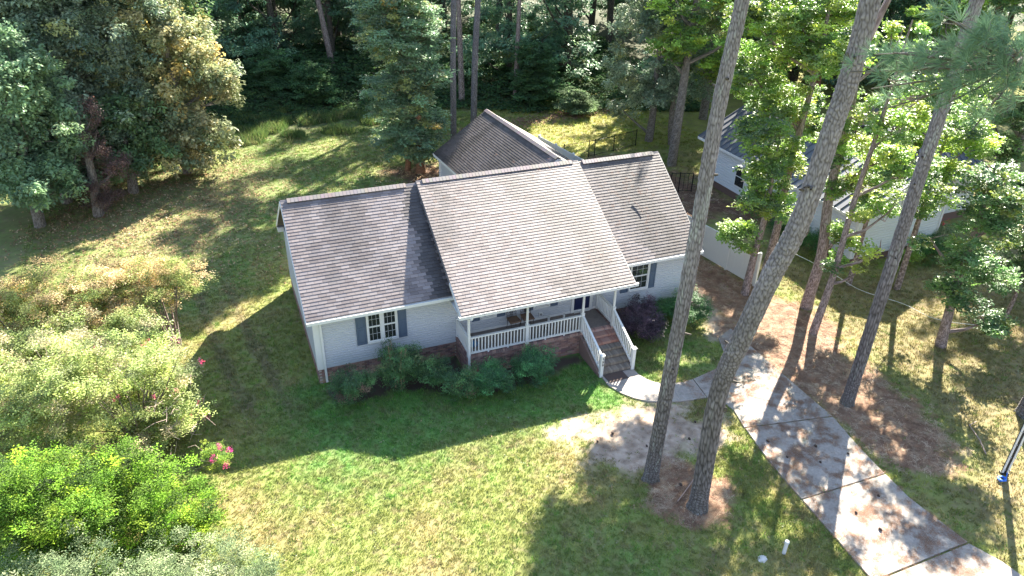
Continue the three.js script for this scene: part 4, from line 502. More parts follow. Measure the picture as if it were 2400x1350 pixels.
/* foliage over a list of lobes [x,y,z,rx,ry] in the tree's frame: twig tips, each with a cluster of sprays */
const LK = 1.7;
function leafList(lobes, o) {
  const L = [], tips = [], tr = 0.45 * o.size, up = new THREE.Vector3();
  for (const [x, y, z, rx, ry] of lobes) {
    const area = 4 * Math.PI * (2 * rx * ry + rx * rx) / 3, n = Math.max(4, Math.round((o.density || 1) * area / (Math.PI * tr * tr)));
    for (let k = 0; k < n; k++) {
      const a = rnd() * 6.283, cz = rr(-0.75, 1), sr = Math.sqrt(1 - cz * cz), f = Math.pow(rnd(), 0.45) * rr(0.82, 1.12), T = [x + Math.cos(a) * sr * rx * f, y + cz * ry * f, z + Math.sin(a) * sr * rx * f]; if (T[1] < (o.minY ?? 0.25)) continue;
      if (noise2(T[0] * 0.9 + T[1] * 0.6 + 33, T[2] * 0.9 - T[1] * 0.5 + 71) < (o.gap ?? 0.3)) continue;
      tips.push([T, [x, y - ry * 0.35, z]]); const base = pick(o.pal), tv = o.vary ? rr(0.5, 1.6) : rr(0.7, 1.3), m = Math.round((o.per || 13) * rr(0.6, 1.4));
      for (let j = 0; j < m; j++) { const sp = tr * 0.75; const p = new THREE.Vector3(T[0] + gauss() * sp, T[1] + gauss() * sp * (o.flat || 0.5), T[2] + gauss() * sp); if (p.y < 0.04) continue; const v = tv * rr(0.7, 1.3), c = rnd() < 0.12 ? pick(o.pal) : base; L.push({ p, q: randQ(o.tilt || 0.45), s: o.size * (o.leaf || 1) * rr(0.75, 1.25), c: [c[0] * v * LK, c[1] * v * LK, c[2] * v * LK] }); }
    }
  }
  return { L, tips };
}
function limbMesh(trunkPts, lobes, tips, r0, name, mat, parent, twigs) {
  const b = new MB(); const at = (y) => { let k = 0; while (k < trunkPts.length - 2 && trunkPts[k + 1][1] < y) k++; const A = trunkPts[k], B = trunkPts[k + 1], t = clamp((y - A[1]) / Math.max(0.01, B[1] - A[1])); return [lerp(A[0], B[0], t), lerp(A[1], B[1], t), lerp(A[2], B[2], t), lerp(A[3], B[3], t)]; };
  for (const [x, y, z, rx, ry] of lobes) { const h = Math.hypot(x, z); const s = at(Math.max(0.3, y - ry * 0.6 - h * 0.5)), r = Math.min(s[3] * 0.7, r0 * 0.4); const m = [lerp(s[0], x, 0.5) + gauss() * 0.15, lerp(s[1], y, 0.4), lerp(s[2], z, 0.5) + gauss() * 0.15]; b.tube([[s[0], s[1], s[2], r], [...m, r * 0.7], [x, y, z, r * 0.4], [x + gauss() * rx * 0.4, y + ry * 0.6, z + gauss() * rx * 0.4, r * 0.12]], 6); }
  tips.forEach(([T, c], k) => { if (k % twigs) return; const m = [lerp(c[0], T[0], 0.55), lerp(c[1], T[1], 0.4), lerp(c[2], T[2], 0.55)]; b.tube([[...c, r0 * 0.10], [...m, r0 * 0.06], [...T, 0.006]], 4); });
  if (b.i.length) { const g = b.geo(); g.deleteAttribute('color'); mesh(name, g, mat, parent); }
}
const GREEN = { sweet: [[0.13, 0.22, 0.04, 5], [0.185, 0.275, 0.042, 4], [0.26, 0.31, 0.045, 2.4], [0.06, 0.115, 0.030, 1.5]], oak: [[0.075, 0.13, 0.045, 5], [0.10, 0.16, 0.05, 3], [0.13, 0.17, 0.07, 1]], dark: [[0.085, 0.165, 0.095, 5], [0.115, 0.20, 0.105, 3], [0.15, 0.22, 0.10, 1.5], [0.10, 0.12, 0.03, 0.4]], yellow: [[0.20, 0.22, 0.10, 5], [0.33, 0.26, 0.09, 0.9], [0.30, 0.27, 0.13, 3], [0.14, 0.18, 0.09, 3]], grey: [[0.155, 0.205, 0.13, 5], [0.20, 0.245, 0.16, 3.5], [0.10, 0.15, 0.09, 3], [0.26, 0.27, 0.11, 1.2]], magn: [[0.125, 0.205, 0.11, 5], [0.17, 0.26, 0.135, 3], [0.23, 0.25, 0.08, 1.4], [0.30, 0.22, 0.06, 0.1]], dead: [[0.10, 0.055, 0.045, 4], [0.07, 0.042, 0.036, 3], [0.14, 0.08, 0.06, 1]], crepe: [[0.19, 0.22, 0.07, 4], [0.34, 0.26, 0.13, 3.4], [0.44, 0.34, 0.2, 1.8], [0.13, 0.17, 0.05, 2]], over: [[0.22, 0.26, 0.085, 5], [0.14, 0.185, 0.05, 3.5], [0.30, 0.26, 0.14, 2], [0.29, 0.33, 0.10, 2.4]], lime: [[0.095, 0.175, 0.013, 5], [0.065, 0.125, 0.013, 4], [0.16, 0.23, 0.018, 2.5], [0.035, 0.065, 0.012, 2.5]], pale: [[0.16, 0.20, 0.10, 4], [0.11, 0.15, 0.07, 4], [0.22, 0.24, 0.14, 2], [0.06, 0.09, 0.04, 1.5]], holly: [[0.05, 0.115, 0.036, 5], [0.075, 0.15, 0.042, 3], [0.03, 0.07, 0.026, 2], [0.12, 0.14, 0.05, 0.6]], hollyG: [[0.035, 0.10, 0.028, 5], [0.05, 0.13, 0.03, 3]], purple: [[0.05, 0.028, 0.045, 5], [0.08, 0.045, 0.062, 3], [0.028, 0.018, 0.026, 3]] };
const solidMat = (m) => { if (!m.userData.solid) { const c = m.clone(); c.vertexColors = true; m.userData.solid = c; } return m.userData.solid; };
function solid(name, geo, mat, list, parent) { // the sprays as one real geometry with vertex colours
  const gp = geo.attributes.position, gn = geo.attributes.normal, gi = geo.index, nv = gp.count, ni = gi.count, P = new Float32Array(list.length * nv * 3), N = new Float32Array(P.length), C = new Float32Array(P.length), I = new Uint32Array(list.length * ni), a = new THREE.Vector3(); let o = 0;
  list.forEach((s, k) => { for (let i = 0; i < nv; i++) { a.set(gp.getX(i), gp.getY(i), gp.getZ(i)).multiplyScalar(s.s).applyQuaternion(s.q).add(s.p); P[o] = a.x; P[o + 1] = a.y; P[o + 2] = a.z; a.set(gn.getX(i), gn.getY(i), gn.getZ(i)).applyQuaternion(s.q); N[o] = a.x; N[o + 1] = a.y; N[o + 2] = a.z; C[o] = s.c[0]; C[o + 1] = s.c[1]; C[o + 2] = s.c[2]; o += 3; } for (let i = 0; i < ni; i++) I[k * ni + i] = gi.getX(i) + k * nv; });
  const g = new THREE.BufferGeometry(); g.setAttribute('position', new THREE.BufferAttribute(P, 3)); g.setAttribute('normal', new THREE.BufferAttribute(N, 3)); g.setAttribute('color', new THREE.BufferAttribute(C, 3)); g.setIndex(new THREE.BufferAttribute(I, 1)); return mesh(name, g, solidMat(mat), parent);
}
function tree(name, label, category, group, base, trunks, lobes, o) {
  setSeed(o.seed || 1); const y0 = gy(base[0], base[1]); const t = thing(name, label, category, [base[0], y0, base[1]], 0, group); const lo = lobes.map((l) => [l[0] - base[0], l[1] - y0, l[2] - base[1], l[3], l[4]]); const bark = barkMats[o.bark || 'grey'];
  const tp = trunks.map((q) => q.map((p) => [p[0] - base[0], p[1] - y0, p[2] - base[1], p[3]]));
  for (const q of tp) mesh(o.stem || 'trunk', smoothTube(q, o.seg || 12, 0.35), bark, t);
  const { L, tips } = leafList(lo, o); if (tp.length) limbMesh(tp[0], lo, tips, o.limb || tp[0][0][3], 'limbs', bark, t, o.twigs || 3);
  if (o.inst) instanced('crown', o.geo || G.star, o.mat || leafMat, L, t, 'stuff'); else solid('crown', o.geo || G.star, o.mat || leafMat, L, t); return t;
}
let total = 0;

/* ------------------------------------------------------------------ the tall pines in front */
function pine(label, base, pts, o) {
  setSeed(o.seed); const t = thing('pine_tree', label, 'pine tree', [base[0], 0, base[1]], 0, 'tall pines on the lot'); const q = pts.map((p) => [p[0] - base[0], p[1], p[2] - base[1], p[3] * 0.84]); pineTrunk(q, t, o);
  if (!o.seg) for (let k = 0; k < 9; k++) { const y = rr(4, 15), j = q.findIndex((p) => p[1] > y), A = q[j - 1], B = q[j], t2 = (y - A[1]) / (B[1] - A[1]), a = rnd() * 6.28, r = lerp(A[3], B[3], t2), x = lerp(A[0], B[0], t2), z = lerp(A[2], B[2], t2), l = r + rr(0.05, 0.22), c2 = Math.cos(a), s2 = Math.sin(a); const sb = new MB().tube([[x + c2 * r * 0.8, y, z + s2 * r * 0.8, 0.045], [x + c2 * l, y + 0.04, z + s2 * l, 0.022], [x + c2 * (l + 0.004), y + 0.04, z + s2 * (l + 0.004), 0.002]], 7).geo(); sb.deleteAttribute('color'); mesh('branch_stub', sb, barkMats.dark, t); }
  const top = q[q.length - 1], b = new MB(), L = []; const h = top[1];
  for (let k = 0; k < (o.branches || 26); k++) { const y = lerp(o.low || h * 0.72, h, Math.pow(k / (o.branches || 26), 0.9)), f = (y - q[q.length - 2][1]) / Math.max(0.1, top[1] - q[q.length - 2][1]), x = lerp(q[q.length - 2][0], top[0], clamp(f)), z = lerp(q[q.length - 2][2], top[2], clamp(f)); const a = k * 2.4 + gauss() * 0.4, l = lerp(3.4, 0.9, (y - (o.low || h * 0.72)) / (h - (o.low || h * 0.72))) * rr(0.7, 1.2); const e = [x + Math.cos(a) * l, y + 0.25 * l, z + Math.sin(a) * l]; b.tube([[x, y, z, 0.05], [lerp(x, e[0], 0.5), y + 0.05 * l, lerp(z, e[2], 0.5), 0.035], [...e, 0.01]], 5);
    for (let j = 0; j < 34; j++) { const u = Math.pow(rnd(), 0.6) * 0.8 + 0.25; const p = new THREE.Vector3(lerp(x, e[0], u) + gauss() * 0.35, lerp(y, e[1], u) + gauss() * 0.2, lerp(z, e[2], u) + gauss() * 0.35), c = [0.045, 0.085, 0.035].map((v) => v * rr(0.7, 1.4)); L.push({ p, q: randQ(0.7), s: rr(0.9, 1.4), c }); } }
  const g = b.geo(); g.deleteAttribute('color'); mesh('branches', g, barkMats.dark, t); instanced('crown', G.needleFar, needleMat, L, t, 'stuff'); return t;
}
pine('slender tall pine trunk in front of the right roof section', [9.14, 8.78], [[9.14, -0.1, 8.78, 0.30], [9.16, 1.2, 8.79, 0.265], [9.23, 4.7, 8.84, 0.25], [9.32, 8.8, 8.91, 0.235], [9.36, 12.4, 8.95, 0.215], [9.47, 15, 9.04, 0.19], [9.55, 19, 9.1, 0.15], [9.6, 24, 9.2, 0.05]], { seed: 81, lichen: 0.6, low: 18.6 });
{ const t = pine('thick bent pine trunk with a knot scar beside the driveway', [9.88, 10.41], [[9.88, -0.1, 10.41, 0.36], [9.87, 1.0, 10.4, 0.32], [9.86, 4.88, 10.39, 0.31], [10.06, 6.4, 10.57, 0.32], [10.36, 8.5, 10.85, 0.31], [10.62, 10.1, 11.12, 0.295], [10.76, 12.5, 11.3, 0.26], [10.84, 14, 11.39, 0.25], [10.86, 16, 11.42, 0.24], [10.9, 20, 11.5, 0.18], [10.9, 25, 11.5, 0.05]], { seed: 82, lichen: 0.2, low: 19.2 });
  const b = new MB(); b.tube([[0.98, 14.0, 0.95, 0.10], [1.35, 14.5, 0.85, 0.08], [1.8, 15.3, 0.7, 0.065], [2.6, 16.8, 0.5, 0.04]], 10); const g = b.geo(); g.deleteAttribute('color'); mesh('side_branch', g, barkMats.pinky, t);
  for (const [x, y, z, r] of [[0.98, 9.9, 0.71, 0.09], [0.53, 14.2, 1.16, 0.05], [0.0, 4.2, 0.33, 0.045]]) { const k = new THREE.TorusGeometry(r, r * 0.5, 8, 14); k.scale(0.8, 1.7, 1); k.rotateY(-0.35); k.translate(x, y, z); mesh('knot', k, barkMats.dark, t); } }
pine('straight pine trunk rising from the straw bed past the driveway', [18.13, 7.95], [[18.13, -0.1, 7.95, 0.285], [18.14, 1.2, 7.96, 0.255], [18.17, 5.97, 7.99, 0.245], [18.18, 9.33, 8.01, 0.24], [18.21, 12.15, 8.05, 0.225], [18.22, 14.42, 8.06, 0.21], [18.3, 18, 8.1, 0.16], [18.3, 23, 8.1, 0.05]], { seed: 83, lichen: 0.55, low: 17.5 });
pine('broad pine trunk leaving the picture behind the striped pole', [24.0, 10.8], [[24.0, -0.1, 10.8, 0.42], [24.05, 1.2, 10.8, 0.36], [24.25, 6.5, 10.75, 0.33], [24.2, 13, 10.7, 0.27], [24.2, 20, 10.7, 0.15], [24.2, 23, 10.7, 0.05]], { seed: 84, low: 17 });
pine('left of the twin pale pine trunks standing behind the garage', [13.03, -24.33], [[13.03, -0.1, -24.33, 0.26], [13.05, 1, -24.33, 0.235], [13.1, 5.26, -24.31, 0.225], [13.2, 9.26, -24.28, 0.205], [13.3, 16, -24.2, 0.18], [13.3, 31, -24.2, 0.05]], { seed: 85, seg: 40, step: 0.09, low: 25 });
pine('right of the twin pale pine trunks standing behind the garage', [15.24, -26.46], [[15.24, -0.1, -26.46, 0.29], [15.26, 1, -26.46, 0.262], [15.35, 4.59, -26.42, 0.25], [15.56, 8.8, -26.35, 0.23], [15.8, 16, -26.2, 0.2], [15.9, 32, -26.2, 0.05]], { seed: 86, seg: 40, step: 0.09, low: 26 });
/* a pine whose trunk stands out of the picture: its bough reaches in, close by */
{
  setSeed(87); const bx = 10.6, bz = 23.2; const t = thing('pine_tree', 'near pine bough with long soft needles hanging over the metal roofed house', 'pine tree', [bx, 0, bz], 0, 'tall pines on the lot'); const b = new MB(), L = []; pineTrunk([[0, -0.1, 0, 0.33], [0, 6, 0, 0.29], [0, 13, 0, 0.24], [0, 18, 0, 0.18], [0, 24, 0, 0.05]], t, { seed: 9, seg: 40, step: 0.1 });
  const tw = (A, B, n, r) => { const m = [lerp(A[0], B[0], 0.5), lerp(A[1], B[1], 0.5) - 0.06, lerp(A[2], B[2], 0.5)]; b.tube([[...A, r], [...m, r * 0.75], [...B, r * 0.4]], 6); for (let j = 0; j < n; j++) { const u = 0.35 + 0.65 * (j + rnd()) / n; const e = new THREE.Vector3(lerp(A[0], B[0], u) + gauss() * 0.16, lerp(A[1], B[1], u) + rr(-0.03, 0.14), lerp(A[2], B[2], u) + gauss() * 0.16); b.tube([[lerp(A[0], B[0], u - 0.1), lerp(A[1], B[1], u - 0.1), lerp(A[2], B[2], u - 0.1), r * 0.4], [e.x, e.y, e.z, 0.004]], 4); const dir = new THREE.Vector3(B[0] - A[0], 0, B[2] - A[2]).normalize().multiplyScalar(0.9).add(new THREE.Vector3(gauss() * 0.6, rr(0.2, 0.8), gauss() * 0.6)).normalize(); const c = mix3([0.14, 0.25, 0.14], [0.22, 0.34, 0.20], rnd()); L.push({ p: e, q: new THREE.Quaternion().setFromUnitVectors(UPV, dir), s: rr(0.85, 1.15), c }); } };
  const W = (x, y, z) => [x - bx, y, z - bz]; const root = W(10.6, 17.4, 23.2), j1 = W(5.7, 16.75, 19.5), j2 = W(4.7, 16.45, 19.3); tw(root, j1, 6, 0.045); tw(j1, j2, 5, 0.028);
  for (const p of [[3.72, 16.32, 19.0], [3.45, 16.12, 18.85], [3.86, 16.12, 19.2], [4.0, 16.36, 19.3], [4.2, 16.15, 19.55], [4.28, 16.5, 19.5], [4.0, 16.62, 19.25], [3.95, 16.0, 19.2], [4.45, 16.0, 19.5], [4.15, 15.85, 19.45], [3.3, 16.25, 18.7], [3.55, 16.45, 18.9], [3.6, 15.95, 18.95], [3.9, 16.75, 19.1]]) tw(j2, W(...p), 9, 0.016);
  for (const p of [[4.9, 16.2, 19.9], [5.0, 16.6, 19.7], [5.2, 16.0, 19.6], [4.75, 15.8, 19.5]]) tw(j1, W(...p), 8, 0.018);
  const g = b.geo(); g.deleteAttribute('color'); mesh('branches', g, barkMats.grey, t); solid('crown', G.needle, needleMat, L, t);
}
/* ------------------------------------------------------------------ sweetgums and other trees at the neighbour's side */
const sg = (label, base, trunks, lobes, seed, o = {}) => tree('sweetgum_tree', label, 'tree', 'sunlit trees between the two houses', base, trunks, lobes, { pal: GREEN.sweet, size: 1.0, leaf: 1.0, density: 1.45, gap: 0.23, size: 1.12, tilt: 0.6, seed, bark: 'pinky', mat: glossLeaf, ...o });
sg('low leafy tree leaning over the white vinyl fence end', [19.4, -0.06], [[[19.4, -0.1, -0.06, 0.2], [19.46, 2.3, 0, 0.15], [19.54, 3.8, 0.06, 0.13], [19.5, 8, 0, 0.04]]], [[19.4, 4.75, -0.06, 1.7, 1.2], [18.69, 2.9, -0.66, 1.0, 0.6], [18.58, 5.78, -0.75, 1.2, 0.85], [19.67, 6.57, 0.19, 1.3, 0.9], [18.76, 7.53, -0.6, 1.2, 1.0]], 101);
sg('tall trunked tree behind the fence end with its crown above the metal roof', [21.28, -1.09], [[[21.28, -0.1, -1.09, 0.22], [21.37, 2.55, -1.01, 0.18], [21.36, 5.5, -1.01, 0.16], [21.5, 11, -0.85, 0.1], [21.4, 14, -0.98, 0.04]]], [[20.6, 8.5, -1.62, 1.5, 1.2], [19.55, 9.6, -2.51, 1.3, 1.4], [21.26, 10.8, -1.11, 1.7, 1.3], [20.41, 12.3, -1.85, 2.0, 1.5], [22.2, 12.5, -1.5, 1.6, 1.4], [19.2, 11.8, -2.6, 1.3, 1.1]], 102);
sg('stout trunked tree in the straw bed with leaf tufts hugging its trunk', [21.37, 1.85], [[[21.37, -0.1, 1.85, 0.3], [21.38, 0.8, 1.86, 0.25], [21.43, 2.65, 1.91, 0.23], [21.22, 5.6, 1.7, 0.2], [21.25, 8.4, 1.72, 0.16], [21.15, 12, 1.62, 0.06]]], [[21.7, 3.6, 2.21, 0.9, 0.7], [21.76, 6.15, 2.28, 1.1, 1.0], [21.17, 7.83, 1.64, 1.2, 1.0], [21.69, 9.34, 2.2, 1.4, 1.1], [20.8, 11.2, 1.2, 1.6, 1.3], [22.4, 11.4, 2.0, 1.5, 1.2], [22.6, 7.2, 2.6, 1.0, 0.8]], 103, { gap: 0.36, density: 1.2 });
sg('slim leaning tree just in front of the stout trunked one', [20.21, 3.65], [[[20.21, -0.1, 3.65, 0.19], [20.34, 3.0, 3.8, 0.13], [20.36, 6.06, 3.82, 0.11], [20.47, 9.17, 3.94, 0.08], [20.6, 13, 4.0, 0.03]]], [[21.15, 6.0, 4.79, 1.2, 1.0], [21.24, 7.77, 4.91, 1.2, 0.9], [21.21, 4.5, 4.87, 0.9, 0.8], [20.89, 9.45, 4.45, 1.3, 1.0], [20.3, 3.3, 3.7, 0.5, 0.4], [20.81, 3.11, 4.35, 0.5, 0.3], [20.6, 11.5, 4.2, 1.5, 1.2], [21.8, 11.0, 4.8, 1.3, 1.0]], 104, { gap: 0.36, density: 1.2 });
sg('dark green bushy tree alone in the neighbour lawn', [24.68, 6.3], [[[24.68, -0.1, 6.3, 0.25], [24.64, 0.7, 6.25, 0.2], [24.56, 3.04, 6.12, 0.16], [24.53, 6.05, 6.09, 0.1], [24.5, 8, 6, 0.03]]], [[24.61, 4.05, 6.2, 1.6, 1.4], [24.95, 5.91, 6.73, 1.4, 1.1], [24.68, 2.6, 6.31, 0.9, 0.7], [24.44, 7.06, 5.96, 1.5, 0.95], [25.4, 1.6, 7.23, 0.8, 0.6], [23.7, 4.56, 4.98, 0.9, 0.7]], 105, { pal: [[0.075, 0.15, 0.05, 5], [0.11, 0.19, 0.05, 3], [0.18, 0.22, 0.04, 1.4]] });
sg('small young tree at the far edge of the neighbour lawn', [29.24, 5.66], [[[29.24, -0.1, 5.66, 0.09], [29.26, 1.46, 5.7, 0.07], [29.1, 4, 5.4, 0.03]]], [[29.1, 2.3, 5.42, 1.0, 0.9], [29.04, 3.63, 5.32, 1.1, 0.9], [29.9, 3.0, 5.9, 0.9, 0.8]], 106, { pal: GREEN.oak });
sg('thin leafy tree between the fence end and the metal roofed house', [23.6, -3.4], [[[23.6, -0.1, -3.4, 0.14], [23.6, 3, -3.4, 0.11], [23.5, 8, -3.3, 0.04]]], [[22.8, 5.6, -3.9, 1.0, 0.7], [24.0, 6.4, -3.0, 1.1, 0.8], [23.2, 7.6, -3.6, 1.1, 0.8], [24.4, 7.6, -4.2, 1.0, 0.8]], 107);
sg('airy tree at the corner of the metal roofed house beside the stout trunk', [24.7, 0.9], [[[24.7, -0.1, 0.9, 0.13], [24.7, 3, 0.9, 0.1], [24.6, 8.5, 1.0, 0.03]]], [[24.2, 4.4, 1.2, 0.9, 0.7], [25.2, 5.4, 0.8, 1.1, 0.8], [24.4, 6.6, 1.1, 1.1, 0.8], [25.3, 7.7, 0.7, 1.2, 0.9]], 109, { gap: 0.3, density: 1.3 });
sg('leafy tree before the metal roofed house, crown beside the gable vent', [26.6, 2.0], [[[26.6, -0.1, 2.0, 0.15], [26.6, 3, 2.0, 0.12], [26.5, 8, 2.1, 0.04]]], [[26.0, 4.6, 1.9, 1.3, 1.0], [26.9, 5.8, 2.3, 1.3, 0.95], [25.6, 7.0, 1.6, 1.3, 1.0], [26.8, 8.2, 2.2, 1.5, 1.1], [27.8, 7.2, 2.4, 1.2, 0.9]], 108, { gap: 0.36, density: 1.2 });
const far = (label, base, h, lobes, seed, o = {}) => tree('yard_tree', label, 'tree', 'trees around the metal roofed house', base, [[[base[0], -0.1, base[1], 0.32], [base[0] + 0.1, h * 0.4, base[1], 0.25], [base[0] + 0.2, h, base[1], 0.06]]], lobes, { pal: GREEN.sweet, size: 1.35, leaf: 1.15, density: 0.95, gap: 0.3, seed, bark: 'grey', twigs: 5, inst: true, ...o });
const cluster = (x, z, y0, h, w, seed) => { setSeed(seed); const r = []; for (let k = 0; k < 9; k++) { const t = k / 8; r.push([x + gauss() * w * 0.75, lerp(y0, h, t), z + gauss() * w * 0.75, w * rr(0.5, 0.75) * (1 - 0.4 * Math.abs(t - 0.45)), w * rr(0.4, 0.55)]); } return r; };
far('sunny tree over the middle of the metal roof', [30.5, -14.5], 13, cluster(30.5, -14.5, 4.5, 14, 3.2, 1), 111);
far('sunny tree whose trunk shows red behind the metal roof', [38.7, -18.7], 15, cluster(38.7, -18.7, 5.5, 16, 3.6, 2), 112, { bark: 'red' });
far('tree beyond the open shed', [45, -13], 14, cluster(45, -13, 3.5, 15, 3.6, 3), 113, { inst: true });
far('tree at the far corner of the neighbour lawn', [37, 0.5], 10, cluster(37.3, 0.0, 2.5, 10.5, 2.6, 4), 114, { pal: GREEN.oak });
far('tree behind the young tree at the lawn edge', [34, 7.5], 11, cluster(34.2, 7.3, 2.2, 11.5, 2.6, 5), 115, { pal: [[0.06, 0.11, 0.03, 5], [0.11, 0.15, 0.03, 3]] });
far('bright leafed tree behind the tall pine trunk beside the driveway', [25.0, -15.4], 14, cluster(25.2, -15.4, 7, 15, 2.6, 6), 116);
far('leafy tree between shed and lawn corner', [42, -5], 12, cluster(42, -5, 2.5, 12.5, 3.2, 7), 117, { pal: GREEN.oak, inst: true });
far('shaded tree right of the two trunk grey tree', [32.5, -23], 15, cluster(32.5, -23, 4, 16, 3.2, 8), 118, { inst: true });
tree('grey_leaf_tree', 'large greyish tree with twin trunks behind the back lawn fence', 'tree', null, [25.99, -19.99], [[[25.99, -0.1, -19.99, 0.3], [26.06, 1.9, -19.94, 0.24], [26, 6, -20, 0.15], [26, 10, -20, 0.05]], [[27.1, -0.1, -18.7, 0.28], [26.9, 1.8, -18.82, 0.22], [27, 6, -19, 0.14], [27, 10, -19, 0.05]]], [[25.73, 7.79, -20.15, 2.9, 1.9], [24.34, 4.6, -20.96, 1.8, 2.0], [27.4, 4.9, -19.01, 2.1, 2.2], [26.19, 3.4, -19.86, 2.2, 1.3], [24.31, 2.0, -20.98, 1.0, 0.9], [28.16, 7.99, -18.44, 1.6, 1.6], [25.5, 10.5, -20.3, 2.6, 1.7], [27.8, 11, -19, 2.2, 1.6]], { pal: GREEN.grey, size: 1.2, density: 1.3, gap: 0.2, tilt: 0.8, flat: 0.8, mat: woodLeaf, seed: 121, bark: 'grey', geo: G.wood });
tree('evergreen_tree', 'tall leafy evergreen with two reddish trunks left of the garage', 'tree', null, [8.94, -19.74], [[[8.6, -0.1, -20.01, 0.2], [8.7, 0.8, -20, 0.18], [8.7, 6, -20, 0.12], [8.6, 12.5, -20, 0.03]], [[9.3, -0.1, -19.4, 0.34], [9.3, 0.9, -19.4, 0.28], [9.3, 6, -19.5, 0.18], [9.2, 12.8, -19.6, 0.04]]], [[8.53, 2.50, -19.85, 2.12, 1.54], [8.32, 5.18, -19.89, 2.24, 1.98], [9.56, 5.92, -19.58, 1.53, 2.20], [8.36, 8.13, -19.88, 2.36, 1.98], [7.76, 9.96, -20.01, 1.89, 1.54], [9.47, 9.29, -19.60, 1.65, 1.54], [9.58, 3.20, -19.57, 1.42, 1.32], [8.60, 11.20, -19.80, 1.89, 1.32], [9.30, 12.30, -19.70, 1.42, 0.99], [9.20, 1.50, -18.90, 1.06, 0.66]], { pal: GREEN.magn, size: 1.15, leaf: 1.05, density: 1.9, gap: 0.12, twigs: 8, seed: 122, bark: 'red', geo: G.big, mat: glossLeaf });
/* ------------------------------------------------------------------ the mass of trees at the back left */
const bl = (label, base, h, lobes0, seed, o = {}, lobes = lobes0.map((l) => [l[0], l[1], l[2], l[3] * (seed === 132 ? 1 : 1.18), l[4] * (seed === 132 ? 1 : 1.12)])) => tree('lawn_edge_tree', label, 'tree', 'trees at the back edge of the side lawn', base, [[[base[0], -0.1, base[1], 0.3], [base[0] + 0.2, h * 0.4, base[1], 0.22], [base[0] + 0.3, h, base[1], 0.05]]], lobes, { pal: GREEN.grey, size: 1.3, leaf: 1.15, density: 1.2, gap: 0.22, tilt: 0.85, flat: 0.85, seed, bark: 'grey', geo: G.wood, mat: woodLeaf, twigs: 5, ...o });
bl('dark green tree with low crown over the lawn corner', [-11.62, -18.67], 9, [[-11.12, 2.6, -18.78, 2.5, 1.5], [-10.93, 5.23, -18.81, 2.4, 1.8], [-9.4, 2.9, -19.05, 1.1, 1.2], [-10.8, 7.75, -18.84, 2.0, 1.9], [-13, 4, -18.5, 2.2, 1.8]], 131, { pal: [[0.12, 0.19, 0.095, 5], [0.155, 0.235, 0.11, 3]] });
bl('dead reddish brown cedar under the big trees', [-8.86, -19.11], 6, [[-8.49, 2.0, -19.16, 1.3, 0.9], [-8.2, 3.89, -19.2, 1.0, 1.3], [-8.16, 1.0, -19.2, 1.2, 0.5], [-7.94, 5.45, -19.23, 0.7, 0.9], [-7.4, 2.6, -19.3, 0.9, 0.6]], 132, { pal: GREEN.dead, density: 0.9, size: 0.9, geo: G.small, leaf: 1.6, gap: 0.36 });
bl('largest grey green tree of the lawn edge', [-9.5, -24], 14, [[-8.45, 5.97, -24.13, 2.9, 2.4], [-9.55, 9.05, -23.99, 2.9, 2.0], [-5.89, 8.78, -24.27, 2.6, 1.9], [-6.52, 3.78, -24.26, 2.2, 1.7], [-8.51, 2.3, -24.13, 2.0, 1.2], [-9, 12, -24, 3, 2], [-6.2, 11.8, -24.2, 2.6, 1.8], [-7.4, 7.6, -23.2, 2.0, 1.6], [-11.2, 7, -24, 2.2, 2.0], [-7.8, 4.6, -22.8, 2.0, 1.6]], 133);
bl('yellowing tree leaning out over the lawn', [-4.2, -24], 11, [[-3.14, 7.02, -24.02, 2.2, 1.8], [-2.67, 4.7, -24.01, 2.0, 1.8], [-4.25, 2.7, -24.0, 2.0, 1.2], [-4.68, 4.95, -23.98, 1.9, 1.9], [-2.3, 2.0, -24.01, 1.0, 0.7], [-4.33, 8.98, -23.99, 2.1, 1.6], [-1.7, 5.8, -23.9, 1.2, 1.1], [-4.9, 1.6, -23.2, 1.5, 0.8], [-3.2, 3.2, -23.2, 1.7, 1.2], [-3.4, 1.2, -22.9, 1.5, 0.8]], 134, { pal: GREEN.yellow, density: 0.95, gap: 0.32 });
bl('grey green tree farthest along the lawn edge', [-14.5, -24], 14, [[-14, 6, -24, 3, 2.4], [-13.2, 10, -24, 2.8, 2.2], [-15.5, 9, -23.5, 2.6, 2.2], [-12.6, 3.4, -23.6, 2, 1.6], [-14, 13, -24.4, 2.6, 2]], 135, { pal: GREEN.oak, inst: true });
bl('green tree behind the yellowing tree', [-5.5, -28.5], 14, [[-5, 8.5, -28.5, 2.6, 2], [-3.6, 11, -28.3, 2.6, 2], [-6.6, 11.5, -28.6, 2.6, 2], [-3.2, 7.6, -28, 1.8, 1.6], [-5, 13.6, -28.6, 2.6, 1.8], [-4.6, 5, -28.2, 2, 1.8]], 136, { pal: [[0.06, 0.11, 0.035, 5], [0.10, 0.14, 0.04, 2], [0.2, 0.17, 0.04, 0.6]], inst: true });
bl('low leafy tree filling the gap beneath the largest grey green tree', [-7.2, -21.8], 5, [[-7.2, 2.2, -21.8, 1.7, 1.3], [-6.0, 3.2, -22.2, 1.6, 1.2], [-8.6, 3.4, -22, 1.6, 1.3], [-7.2, 4.6, -22, 1.7, 1.2]], 137, { pal: GREEN.oak });
bl('leafy tree filling the gap left of the dead cedar', [-10.6, -21.5], 7, [[-10.6, 3, -21.5, 1.9, 1.4], [-11.8, 5, -21.8, 2, 1.6], [-9.8, 5.6, -21.8, 1.7, 1.5], [-11, 7.6, -22, 2.1, 1.6]], 138);
